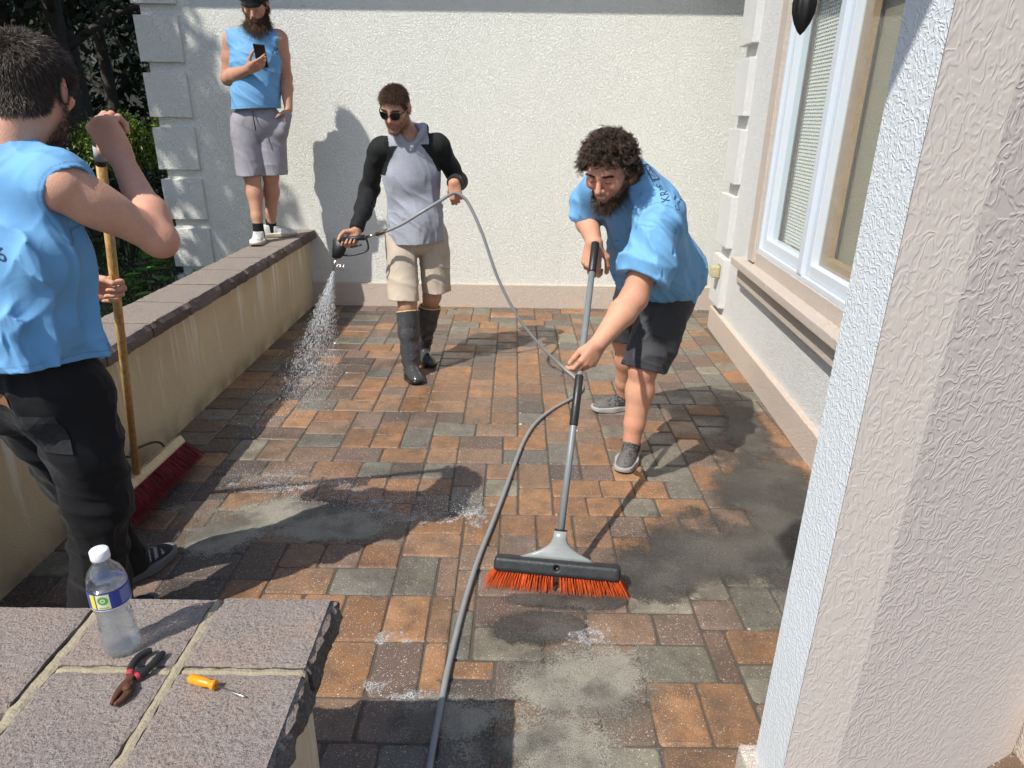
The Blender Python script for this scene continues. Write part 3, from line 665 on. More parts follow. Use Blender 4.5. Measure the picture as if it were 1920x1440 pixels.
def surface_nets(D, lo, vox):
    S = D < 0; nx, ny, nz = D.shape; cnt = np.zeros((nx - 1, ny - 1, nz - 1), np.int8)
    for dx in (0, 1):
        for dy in (0, 1):
            for dz in (0, 1): cnt += S[dx:nx - 1 + dx, dy:ny - 1 + dy, dz:nz - 1 + dz]
    cell = np.argwhere((cnt > 0) & (cnt < 8)); idx = np.full(cnt.shape, -1, np.int32); idx[tuple(cell.T)] = np.arange(len(cell))
    acc = np.zeros((len(cell), 3)); num = np.zeros(len(cell)); cor = [(a, b, c) for a in (0, 1) for b in (0, 1) for c in (0, 1)]
    val = {c: D[cell[:, 0] + c[0], cell[:, 1] + c[1], cell[:, 2] + c[2]] for c in cor}
    for c in cor:
        for ax in range(3):
            if c[ax]: continue
            e = list(c); e[ax] = 1; e = tuple(e); a, b = val[c], val[e]; m = (a < 0) != (b < 0)
            t = np.where(m, a / np.where(m, a - b, 1), 0); p = np.array(c, float)[None].repeat(len(cell), 0); p[:, ax] += t; acc[m] += p[m]; num[m] += 1
    V = lo + (cell + acc / num[:, None]) * vox; Fs = []
    for ax in range(3):
        a = [slice(1, -1)] * 3; a[ax] = slice(0, -1); b = [slice(1, -1)] * 3; b[ax] = slice(1, None)
        A_, B_ = S[tuple(a)], S[tuple(b)]; e = np.argwhere(A_ != B_)
        if not len(e): continue
        flip = A_[tuple(e.T)]; base = e + 1; base[:, ax] -= 1; u, v = (ax + 1) % 3, (ax + 2) % 3
        def I(du, dv): q = base.copy(); q[:, u] -= du; q[:, v] -= dv; return idx[q[:, 0], q[:, 1], q[:, 2]]
        q = np.stack([I(1, 1), I(0, 1), I(0, 0), I(1, 0)], 1); q[~flip] = q[~flip][:, ::-1]; Fs.append(q)
    Fq = np.vstack(Fs); return V.astype(np.float32), Fq[(Fq >= 0).all(1)]
def normals_of(S, V, e=.002):
    V = V.astype(np.float32); n = np.stack([S(V + d) - S(V - d) for d in (np.eye(3, dtype=np.float32) * e)], 1); return n / (_l(n)[:, None] + 1e-9)
def strands(name, roots, dirs, mat, parent, w0=.0009, col=None, ns=3):
    """roots (n,k,3) polylines -> thin tapered tubes in one mesh"""
    P = roots; n, k, _ = P.shape; T = np.gradient(P, axis=1); T /= _l(T)[..., None] + 1e-9
    ref = np.random.RandomState(1).randn(n, 3); ref = np.repeat(ref[:, None], k, 1); U = np.cross(T, ref); U /= _l(U)[..., None] + 1e-9; W = np.cross(T, U)
    r = (w0 * (1 - .75 * np.linspace(0, 1, k) ** 1.5))[None, :, None]
    V = np.stack([P + r * (math.cos(a) * U + math.sin(a) * W) for a in np.arange(ns) * 2 * math.pi / ns], 2).reshape(-1, 3)
    base = (np.arange(n)[:, None, None] * k + np.arange(k - 1)[None, :, None]) * ns; j = np.arange(ns)[None, None, :]; j2 = (j + 1) % ns
    Fq = np.stack([base + j, base + j2, base + ns + j2, base + ns + j], -1).reshape(-1, 4)
    c = None if col is None else np.repeat(np.repeat(col[:, None], k, 1)[:, :, None], ns, 2).reshape(-1, 3)
    return mesh_np(name, V, Fq, mat, parent, True, c, world=True)

# ---------------------------------------------------------------- materials for people
def skin_mat():
    t = NT('skin'); p = t.obj(); c = t.n('Attribute', 0, attribute_name='Col')
    c = t.mix(t.ramp(t.noise(p, 60., 4., .7), .35, .75, 0., .22), c, (.52, .20, .13)); c = t.mix(t.ramp(t.noise(p, 220., 2.), .62, .75, 0., .12), c, (.22, .10, .06))
    h = t.math('ADD', t.noise(p, 420., 2.), t.math('MULTIPLY', t.noise(p, 90., 2.), .7))
    t.set(Base__Color=c, Roughness=.55, Specular__IOR__Level=.32, Subsurface__Weight=.12, Subsurface__Radius=(.012, .004, .002), Subsurface__Scale=.6, Normal=t.bump(h, 1., .0010)); return t.m
def attr_cloth(name, rough=.85, weave=900., bump=.0006, sheen=.25, heather=0., wr=.0012):
    t = NT(name); p = t.obj(); c = t.n('Attribute', 0, attribute_name='Col')
    if heather: c = t.mix(t.ramp(t.noise(t.scale(p, (1, 1, 3.2)), 120., 3., .8), .38, .66, 0., heather), c, t.mix(1., c, (1.55, 1.52, 1.45), 'MULTIPLY'))
    c = t.mix(t.ramp(t.noise(p, 6., 3.), .4, .7, 0., .12), c, (.03, .03, .04))
    h = t.math('ADD', t.math('MULTIPLY', t.noise(p, weave, 1.), bump / .004), t.math('MULTIPLY', t.noise(p, 26., 3., .55, .6), wr / .004))
    t.set(Base__Color=c, Roughness=rough, Specular__IOR__Level=.25, Sheen__Weight=sheen * .4, Sheen__Roughness=.4, Normal=t.bump(h, 1., .004)); return t.m
def hair_mat(name):
    t = NT(name); c = t.n('Attribute', 0, attribute_name='Col'); t.set(Base__Color=c, Roughness=.38, Specular__IOR__Level=.5); return t.m
MS['skin'] = skin_mat(); MS['hair'] = hair_mat('hair'); MS['cloth'] = attr_cloth('cotton'); MS['jersey'] = attr_cloth('sport_jersey', .62, 700., .0004, .15, wr=.0012)
MS['heather'] = attr_cloth('heather_jersey', .8, 700., .0005, .2, .55, wr=.0014); MS['twill'] = attr_cloth('twill', .85, 800., .0006, .2, wr=.0012); MS['shoe'] = attr_cloth('shoe_upper', .7, 500., .0008, 0., wr=.001)
def rubber_mat():
    t = NT('boot_rubber'); p = t.obj(); z = t.n('SeparateXYZ', 2, Vector=p); c = t.n('Attribute', 0, attribute_name='Col')
    wet = t.ramp(t.math('ADD', z, t.math('MULTIPLY', t.noise(p, 14., 3.), .10)), .33, .22); dust = t.ramp(t.noise(p, 25., 4., .7), .45, .75, 0., .5)
    c = t.mix(t.math('MULTIPLY', dust, t.math('SUBTRACT', 1., wet)), c, (.16, .155, .145))
    t.set(Base__Color=c, Roughness=t.ramp(wet, 0, 1, .55, .10), Specular__IOR__Level=.5, Normal=t.bump(t.noise(p, 18., 3.), 1., .004)); return t.m
MS['rubber'] = rubber_mat()
SKIN = A3(.60, .33, .22)

# ---------------------------------------------------------------- anatomy
def head_fn(c, fwd, up, smile=False):
    fwd = nv(fwd); up = np.asarray(up, float); up = nv(up - fwd * (up @ fwd)); r = np.cross(fwd, up); M = np.stack([r, fwd, up]).astype(np.float32); c = np.asarray(c, np.float32)
    loc = lambda P: (P - c) @ M.T
    def f(P):
        q = loc(P); m = q.copy(); m[..., 0] = np.abs(m[..., 0])
        d = d_ell(q, (0, -.012, .036), (.0765, .097, .083)); d = smin(d, d_ell(q, (0, .014, -.03), (.062, .072, .086)), .03)
        d = smin(d, d_cone(m, (.048, -.004, -.058), (.012, .070, -.098), .019, .018), .028)
        d = smin(d, d_ell(m, (.044, .054, -.010), (.022, .024, .019)), .022); d = smin(d, d_cone(m, (0, .084, .026), (.042, .071, .030), .0105, .009), .016)
        d = smax(d, -d_sph(m, (.0325, .103, .007), .0185), .014); d = smin(d, d_sph(m, (.0315, .0752, .0065), .0138), .004)
        d = smin(d, d_cone(q, (0, .086, .018), (0, .111, -.024), .0075, .0120), .012); d = smin(d, d_sph(m, (.0125, .0975, -.029), .0088), .008)
        d = smax(d, -d_sph(m, (.0065, .106, -.0365), .0036), .004)
        d = smin(d, d_ell(q, (0, .080, -.058), (.030, .018, .022)), .016)
        if smile:
            d = smin(d, d_cone(m, (0, .0980, -.0515), (.029, .0800, -.0475), .0048, .003), .004); d = smax(d, -d_ell(m, (0, .0985, -.0590), (.027, .012, .0062)), .003); d = smin(d, d_ell(q, (0, .0850, -.0575), (.019, .0095, .0052)), .001); d = smin(d, d_cone(m, (0, .0960, -.0685), (.027, .0795, -.0540), .0056, .003), .004)
            d = smin(d, d_ell(m, (.043, .064, -.022), (.021, .020, .018)), .018)
        else: d = smin(d, d_cone(m, (0, .0985, -.0530), (.022, .0865, -.0555), .0052, .003), .004); d = d if smile else smin(d, d_cone(m, (0, .0970, -.0635), (.019, .0865, -.0605), .0062, .003), .004)
        if not smile: d = smax(d, -d_cone(m, (0, .1045, -.0580), (.023, .0890, -.0575), .0020, .0015), .003)
        d = smin(d, d_sph(q, (0, .080, -.100), .020), .02)
        a = math.radians(12); e = np.array([[1, 0, 0], [0, math.cos(a), math.sin(a)], [0, -math.sin(a), math.cos(a)]]); e2 = np.array([[.96, .28, 0], [-.28, .96, 0], [0, 0, 1]]) @ e
        d = smin(d, d_ell(m, (.082, -.012, .0), (.0075, .0190, .0325), e2), .007); d = smax(d, -d_ell(m, (.0905, -.008, .001), (.0065, .0105, .019), e2), .004)
        return d
    return f, loc, M
def head_color(q, base, lip=(.46, .16, .13), brow=(.05, .03, .02), beard=None, beard_amt=0., hair=None, hair_z=None, smile=False):
    n = len(q); C = np.tile(base, (n, 1)); x = np.abs(q[:, 0]); y, z = q[:, 1], q[:, 2]
    red = np.clip(np.exp(-((x - .042) ** 2 + (z + .022) ** 2) / .0007) * (y > .03) + np.exp(-(x ** 2 + (z + .022) ** 2) / .0003) * (y > .09) + (x > .08) * .7, 0, 1)[:, None]
    C = C * (1 - .35 * red) + .35 * red * np.array([.58, .20, .15])
    if beard is not None:
        zb = np.interp(y, [-.02, .02, .06, .085, .1], [.0, -.025, -.046, -.048, -.042]); bm_ = sstep(.006, -.010, z - zb) * sstep(-.035, .0, y + .4 * (z + .05) * 0) * sstep(-.16, -.13, z)
        C = C * (1 - bm_[:, None] * beard_amt) + np.array(beard) * bm_[:, None] * beard_amt
    l = (sstep(.026, .022, x) * sstep(-.0715, -.0675, z) * sstep(-.047, -.0495, z) * (y > .075))[:, None]; C = C * (1 - .75 * l) + .75 * l * np.array(lip)
    b = (sstep(.012, .016, x) * sstep(.052, .046, x) * sstep(.0045, .002, np.abs(z - .0285 + (x - .03) ** 2 * 4)) * (y > .05))[:, None]; C = C * (1 - .85 * b) + .85 * b * np.array(brow)
    e = (sstep(.0135, .0115, np.abs(x - .0315)) * sstep(.0022, .0010, np.abs(z - .0005 - (x - .0315) ** 2 * 8)) * (y > .07))[:, None]; C = C * (1 - .9 * e) + .9 * e * np.array([.03, .02, .018])
    e = (sstep(.016, .008, np.abs(x - .0315)) * sstep(.013, .004, np.abs(z - .008)) * (y > .06))[:, None]; C = C * (1 - .35 * e) + .35 * e * np.array([.30, .13, .10])
    if hair is not None:
        zh = hair_z(y, x); h = (sstep(-.004, .006, z - zh) * (1 - ((x > .0775) & (z < .04) & (np.abs(y + .01) < .03))))[:, None]; C = C * (1 - .9 * h) + .9 * h * np.array(hair)
    return C
def hair_line(y, x=None): return np.interp(y, [-.12, -.09, -.05, -.025, .005, .03, .055, .08, .1], [-.085, -.075, -.058, .012, .0, .012, .052, .066, .07])
def hand_ops(S, right, W, f, n, curl, thumb=None, hs=1., spread=0.):
    """W wrist, f towards the knuckles, n out of the palm; curl: 4 x (a1,a2,a3) degrees"""
    f = nv(f); n = nv(np.asarray(n, float) - f * (np.asarray(n, float) @ f)); s = np.cross(f, n) if right else np.cross(n, f); W = np.asarray(W, float); q = lambda a, b, c: W + hs * (f * a + s * b + n * c)
    tips = []
    K = [q(.090, .030, 0), q(.094, .0095, -.002), q(.089, -.0105, -.001), q(.079, -.0285, .002)]; B0 = [q(.0, .016, 0), q(.0, .006, 0), q(.0, -.006, 0), q(.0, -.015, 0)]
    for k_, b_ in zip(K, B0): S.cone(b_, k_, .0185 * hs, .0128 * hs, .012)
    S.cone(q(.02, -.022, .006), q(.06, -.026, .006), .014 * hs, .012 * hs, .012)
    Ls = [(.045, .027, .021), (.050, .031, .022), (.046, .029, .022), (.036, .022, .020)]; Rr = [.0098, .0100, .0094, .0084]
    for i in range(4):
        p = K[i]; a = 0.; dv = spread * (1.5 - i)
        for j in range(3):
            a += math.radians(curl[i][j]); d = nv(f * math.cos(a) + n * math.sin(a) + s * dv * (1 if j == 0 else .5)); e = p + d * Ls[i][j] * hs
            r0 = Rr[i] * hs * (1 - .09 * j); S.cone(p, e, r0, r0 * (.93 if j < 2 else .86), .0045 if j else .008); p = e
        tips.append(p)
    th = thumb or [(.55, .75, .35), (.75, .30, .55), (.75, .0, .65)]; p = q(.022, .022, .008)
    for (a, b, c), L, r0, r1 in zip(th, (.045, .036, .029), (.0165, .0125, .0110), (.0130, .0112, .0092)):
        d = nv(f * a + s * b + n * c); e = p + d * L * hs; S.cone(p, e, r0 * hs, r1 * hs, .010 if r0 > .015 else .005); p = e
    return tips
def grip(Pc, f, n, r, hs=1.): f = nv(f); n = np.asarray(n, float); n = nv(n - f * (n @ f)); return np.asarray(Pc, float) - hs * f * .080 - n * (r + .016 * hs)
def arm_ops(S, sh, el, wr, up=.048, lo=.042, wrst=.0275, k=.02):
    sh, el, wr = [np.asarray(v, float) for v in (sh, el, wr)]; d = el - sh; S.cone(sh, sh + d * .45, up * 1.12, up, k); S.cone(sh + d * .45, el, up, lo * .98, k)
    S.sph(el, lo * .93, .02); g = wr - el; S.cone(el, el + g * .32, lo * .98, lo * 1.02, .02); S.cone(el + g * .32, wr, lo * 1.02, wrst, .02)
    e = nv(nv(d) - nv(g)); S.sph(el + e * lo * .25, lo * .72, .02)
def leg_ops(S, hp, kn, an, th=.085, knr=.056, cf=.056, anr=.036, back=(0, 1, 0), k=.02):
    hp, kn, an, back = [np.asarray(v, float) for v in (hp, kn, an, back)]; S.cone(hp, kn, th, knr, k); S.sph(kn - back * .008, knr * .98, .02)
    g = an - kn; S.cone(kn, kn + g * .32 + back * .012, knr * .94, cf, .025); S.cone(kn + g * .32 + back * .012, kn + g * .75, cf, anr * 1.15, .03); S.cone(kn + g * .75, an, anr * 1.12, anr, .02)
def torso_ops(S, J, b, off=0., k=.06):
    p, c, n = J['pelvis'], J['chest'], J['neck']; r = nv(J['shR'] - J['shL']); sp = nv(c - p); rr = nv(r - sp * (r @ sp)); f = np.cross(sp, rr); f = f if f @ J['fwd'] > 0 else -f; ax = np.stack([rr, f, sp])
    rh = nv(J['hipR'] - J['hipL']); rh = nv(rh - sp * (rh @ sp)); axh = np.stack([rh, np.cross(sp, rh), sp]); L = np.linalg.norm(c - p)
    S.ell(p, (b['hipw'] + off, b['hipd'] + off, .14 + off), axh, k); S.ell(p + (c - p) * .48 + f * b['bf'], (b['waist'] + off, b['belly'] + off, L * .52), ax, k)
    S.ell(c + f * .004, (b['chestw'] + off, b['chestd'] + off, .185 + off), ax, k); S.cone(J['shL'] * .86 + n * .14, J['shR'] * .86 + n * .14, .058 + off, .058 + off, k)
    S.cone(c, n, .10 + off, .075 + off, .05)
    return ax
def folds(dirv, fa=6., fl=1.3, amp=.006, seed=0., warp=.03, mask=None):
    """long soft creases running along dirv: fa creases per metre across, fl along"""
    d = nv(dirv); u, v, _ = frame_of(d); M = np.stack([u * fa, v * fa, d * fl]).astype(np.float32)
    def g(P, D):
        m = np.abs(D) < .05
        if not m.any(): return D
        Q = P[m]; w_ = (np.stack([vnoise(Q * 5 + seed), vnoise(Q * 5 + seed + 9), vnoise(Q * 5 + seed + 19)], -1) - .5) * warp * 2
        n1 = vnoise((Q + w_) @ M.T + seed * 3.1); x = np.clip(1 - np.abs(2 * n1 - 1) * 1.9, 0, 1) ** 1.3
        n2 = vnoise((Q + w_) @ M.T * 2.1 + seed + 40); x = x * .8 + np.clip(1 - np.abs(2 * n2 - 1) * 2., 0, 1) ** 1.5 * .3
        a = amp if mask is None else amp * mask(Q); D = D.copy(); D[m] -= a * (x - .16); return D
    return g
def foot_frame(an, toe):
    """local frame of a foot: origin under the ankle on the floor, y to the toe"""
    o = np.array([an[0], an[1], 0.]); d = np.array([toe[0] - an[0], toe[1] - an[1], 0.]); d /= np.linalg.norm(d); x = np.array([d[1], -d[0], 0.]); return o, np.stack([x, d, [0, 0, 1.]]).astype(np.float32)
def foot2d(q, L=.285, w=1., g=0.):
    """signed distance of a sole outline; q local xy, heel at y=-.085"""
    P = np.stack([q[..., 0], q[..., 1], np.zeros_like(q[..., 0])], -1); s = L / .285
    d = d_cone(P, (0, -.052 * s, 0), (0.002, .05 * s, 0), .034 * w + g, .038 * w + g); d = smin(d, d_cone(P, (.0, .085 * s, 0), (-.004, .148 * s, 0), .046 * w + g, .040 * w + g), .05); return d
def shoe_fns(an, toe, z0, L=.285, w=1., collar=.10, toe_h=.052, sole=.028):
    o, M = foot_frame(an, toe); o = o + A3(0, 0, z0); o32 = o.astype(np.float32); loc = lambda P: (P - o32) @ M.T; s = L / .285
    def up(P):
        q = loc(P); d = smin(d_ell(q, (-.003, .105 * s, .012), (.046 * w, .082 * s, toe_h)), d_ell(q, (0, .02, .02), (.041 * w, .085, .075)), .03)
        d = smin(d, d_ell(q, (0, -.045 * s, .03), (.036 * w, .042, .075)), .03); d = smin(d, d_cone(q, (0, -.005, .05), (0, -.004, collar), .046, .043), .03)
        d = smax(d, foot2d(q, L, w, .001), .01); d = smax(d, q[..., 2] - collar - .01 * (q[..., 1] < 0), .004); d = smax(d, sole * .6 - q[..., 2], .002)
        inner = d_cone(q, (0, -.004, .03), (0, -.004, collar + .06), .036, .0375); return smax(d, -inner, .004)
    def so(P):
        q = loc(P); d = foot2d(q, L, w, .0045); zt = sole + .004 * np.cos((q[..., 1] - .05) * 18) ; lift = np.clip((q[..., 1] - .10 * s) / (.10), 0, 1) ** 2 * .016
        return smax(smax(d, q[..., 2] - zt - lift * .6, .006), lift - q[..., 2], .004)
    lo = o - A3(.25, .25, .005); hi = o + A3(.25, .25, collar + .03)
    return up, so, lo, hi, loc
def make_shoe(person, an, toe, z0, colup, colsole, mat=None, name='shoe', **k):
    up, so, lo, hi, loc = shoe_fns(an, toe, z0, **k); S = Sh(); S.fn(up, lo, hi, 0.); V, Fq = S.mesh(.004)
    C = colup(loc(V)) if callable(colup) else np.tile(colup, (len(V), 1)); o = mesh_np(name, V, Fq, mat or MS['shoe'], person, True, C, world=True)
    S = Sh(); S.fn(so, lo, hi, 0.); V2, F2 = S.mesh(.004); C2 = colsole(loc(V2)) if callable(colsole) else np.tile(colsole, (len(V2), 1))
    s = mesh_np('sole', V2, F2, MS['shoe'], o, True, C2, world=True); return o, loc, up
def sample_hair(V, nrm, mask, n, seed): 
    ids = np.nonzero(mask)[0]; r = np.random.RandomState(seed).choice(ids, n); j = np.random.RandomState(seed + 1).uniform(-.002, .002, (n, 3)); return V[r] + j - nrm[r] * .0015, nrm[r]
def trim_col(base, subs, hem=None, w=.005):
    """cloth colour with a darker turned edge at the openings and a stitch line above the hem"""
    def g(V):
        C = np.tile(np.asarray(base, float), (len(V), 1)); V = V.astype(np.float32)
        for f in subs: d = np.abs(f(V)); C = np.where(((d > .011) & (d < .0145))[:, None], C * .72, C); C = np.where((d < .004)[:, None], C * .9, C)
        if hem is not None: h = -((V - hem[0].astype(np.float32)) @ nv(hem[1]).astype(np.float32)); C = np.where(((h > .017) & (h < .0205))[:, None], C * .74, C)
        return C
    return g
def cl_mesh(name, S, mat, person, col, vox=.005):
    V, Fq = S.mesh(vox); C = col(V) if callable(col) else np.tile(np.asarray(col, float), (len(V), 1)); o = mesh_np(name, V, Fq, mat, person, True, C, world=True); return o, V
# ================================================================ people
def hv(d): return nv([d[0], d[1], 0.])
def upto(S, hp, kn, t, r0, r1, off_end=.0, hollow=.007, extra=.08, k=.03, flat=None):
    """trouser leg from hp to the fraction t of hp->kn, open at the end"""
    hp = np.asarray(hp, float); kn = np.asarray(kn, float); d = nv(kn - hp); he = hp + (kn - hp) * t; e2 = he + d * extra; pn = nv(flat) if flat is not None else d
    def f(P):
        o = d_cone(P, hp, e2, r0, r1 + (r1 - r0) * .1); o = smax(o, (P - he.astype(np.float32)) @ pn.astype(np.float32), .004)
        i = d_cone(P, he - d * .035, e2, r1 - hollow - .003, r1 - hollow); return smax(o, -i, .004)
    R_ = max(r0, r1); S.fn(f, np.minimum(hp, e2) - R_, np.maximum(hp, e2) + R_, k)
def sleeve(S, sh, el, t, r0, r1, hollow=.008, k=.03):
    upto(S, sh, el, t, r0, r1, hollow=hollow, extra=.05, k=k)
def print_on(name, surf, txt, size, org, du, dv, nrm, mat, parent, z=.0012, res=3):
    """flat print laid onto a cloth surface: text outline projected along -nrm; surf = implicit shape"""
    cu = bpy.data.curves.new('t', 'FONT'); cu.body = txt; cu.size = size; cu.align_x = 'LEFT'; cu.resolution_u = 3; ob = bpy.data.objects.new('t', cu); COL.objects.link(ob)
    bpy.context.view_layer.update(); me = bpy.data.meshes.new_from_object(ob.evaluated_get(bpy.context.evaluated_depsgraph_get())); bpy.data.objects.remove(ob); bpy.data.curves.remove(cu)
    bm = bmesh.new(); bm.from_mesh(me); bpy.data.meshes.remove(me); bmesh.ops.triangulate(bm, faces=bm.faces[:])
    long_ = [e for e in bm.edges if e.calc_length() > size * .25]
    if long_: bmesh.ops.subdivide_edges(bm, edges=long_, cuts=2); bmesh.ops.triangulate(bm, faces=bm.faces[:])
    return lay_on(name, surf, bm, org, du, dv, nrm, mat, parent, z)
def lay_on(name, surf, bm, org, du, dv, nrm, mat, parent, z=.0012):
    org, du, dv, nrm = [np.asarray(v, float) for v in (org, du, dv, nrm)]; vs = list(bm.verts)
    P = np.array([org + du * v.co.x + dv * v.co.y for v in vs]) + nrm * .25; P = P.astype(np.float32); n32 = nrm.astype(np.float32)
    for _ in range(60):
        d = surf(P); P = P - n32 * np.clip(d - z, -.02, .02)[:, None]
    bad = np.abs(surf(P) - z) > .004
    for v, p in zip(vs, P): v.co = Vector(p.tolist())
    bmesh.ops.delete(bm, geom=[v for v, q in zip(vs, bad) if q], context='VERTS')
    return bm_obj(name, bm, mat, parent, world=True)
def seen(surf, px, py, t0=1.0):
    d = ray(px, py); d = d / np.linalg.norm(d); t = t0
    for _ in range(120): t += float(surf((A3(0, 0, CAM_H) + d * t)[None].astype(np.float32))[0]) * .7
    return A3(0, 0, CAM_H) + d * t
def strokes_bm(lines, w=.004):
    bm = bmesh.new()
    for pts in lines:
        for (a, b) in zip(pts, pts[1:]):
            a = Vector((*a, 0)); b = Vector((*b, 0)); L = (b - a).length; n = max(1, int(L / .012)); d = (b - a).normalized(); s = Vector((-d.y, d.x, 0)) * w / 2; prev = None
            for i in range(n + 1):
                p = a + (b - a) * i / n; q = (bm.verts.new(p - s), bm.verts.new(p + s))
                if prev: bm.faces.new((prev[0], q[0], q[1], prev[1]))
                prev = q
    return bm
MS['ink'] = plain('print_ink', (.03, .04, .09), .7)
def hair_colors(n, base, var, seed): r = np.random.RandomState(seed); return np.clip(np.asarray(base)[None] * (1 + var * r.randn(n, 1)) + r.rand(n, 1) ** 4 * np.array([.05, .035, .02]), .004, 1)
def short_hair(name, person, S, loc, M, V, length, n, color, seed, comb=(0, .6, .3), lift=.55, w0=.0011, line=hair_line, wob=.25, kmask=None, var=.3):
    """short strands rooted on the scalp of head-local frame (loc, M)"""
    q = loc(V); nrm = normals_of(S.raw, V); ear = (np.abs(q[:, 0]) > .074) & (q[:, 2] < .042) & (np.abs(q[:, 1] + .010) < .030)
    m = (q[:, 2] > line(q[:, 1], q[:, 0])) & (~ear) & (_l(q) < .16)
    if kmask is not None: m &= kmask(q)
    Rt, Nm = sample_hair(V, nrm, m, n, seed); rs = np.random.RandomState(seed + 5); ql = loc(Rt); cw = np.asarray(comb, float) @ M; Lr = (length(ql) if callable(length) else np.full(n, length)) * rs.uniform(.65, 1.15, n)
    d = Nm * lift + cw[None] * 1. + (rs.randn(n, 3)) * wob; d -= A3(0, 0, .25)[None]; d /= _l(d)[:, None]; k = 5; T = np.linspace(0, 1, k); bend = cw[None] * .5 - Nm * .35 + A3(0, 0, -.3)[None] + rs.randn(n, 3) * wob * .6
    P = Rt[:, None] + (d[:, None] * T[None, :, None] + bend[:, None] * (T ** 2)[None, :, None] * .5) * Lr[:, None, None]
    return strands(name, P, None, MS['hair'], person, w0, hair_colors(n, color, var, seed))
def beard_mask(q, lo=-.15, dz=0., lw=.022, l0=-.068, l1=-.0485):
    x = np.abs(q[:, 0]); y, z = q[:, 1], q[:, 2]; zb = np.interp(y, [-.01, .02, .06, .085, .1], [.012, -.022, -.044, -.047, -.041]); zb = zb - dz * sstep(.0, .03, y) * sstep(.095, .085, y); lips = (x < lw) & (z > l0) & (z < l1)
    return (z < zb) & (y > -.012) & (z > lo) & (~lips)
def beard(person, S, loc, M, V, length, n, color, seed, w0=.0010, wob=.35, down=.8, lo=-.15, name='beard', **mk):
    q = loc(V); nrm = normals_of(S.raw, V); m = beard_mask(q, lo, **mk); Rt, Nm = sample_hair(V, nrm, m, n, seed); rs = np.random.RandomState(seed); ql = loc(Rt)
    Lr = (length(ql) if callable(length) else np.full(n, length)) * rs.uniform(.6, 1.2, n); dn = -M[2].astype(float) * down + M[1].astype(float) * .2; k = 5; T = np.linspace(0, 1, k); d = Nm * .7 + dn[None] * .6 + rs.randn(n, 3) * wob; d /= _l(d)[:, None]
    c = dn[None] * .6 + rs.randn(n, 3) * wob * 1.2 - np.stack([ql[:, 0] * 8] * 3, 1) * M[0][None].astype(float) * .5
    P = Rt[:, None] + (d[:, None] * T[None, :, None] + c[:, None] * (T ** 2)[None, :, None] * .6) * Lr[:, None, None]
    return strands(name, P, None, MS['hair'], person, w0, hair_colors(n, color, .3, seed))
def skin_tint(C, V, spots=()):
    n = vnoise(V * 11.)[:, None] * .6 + vnoise(V * 37. + 5)[:, None] * .4; C = C * (1 + .22 * (n - .5)); C[:, 1:] *= 1 - .14 * (vnoise(V * 6. + 9)[:, None] - .45)
    for p, r, a in spots: w_ = (a * np.exp(-((V - p) ** 2).sum(1) / (r * r)))[:, None]; C = C * (1 - w_) + w_ * np.array([.56, .20, .14])
    return C
def brows(person, S, loc, M, V, color, seed):
    q = loc(V); nrm = normals_of(S.raw, V); x = np.abs(q[:, 0]); m = (x > .013) & (x < .05) & (np.abs(q[:, 2] - .0285 + (x - .03) ** 2 * 4) < .004) & (q[:, 1] > .05); Rt, Nm = sample_hair(V, nrm, m, 420, seed); ql = loc(Rt)
    d = Nm * .35 + np.sign(ql[:, :1]) * M[0][None].astype(float) * .9 + M[2][None].astype(float) * .15; d /= _l(d)[:, None]; T = np.linspace(0, 1, 4)
    return strands('eyebrows', Rt[:, None] + d[:, None] * T[None, :, None] * .009, None, MS['hair'], person, .0007, hair_colors(420, color, .2, seed))

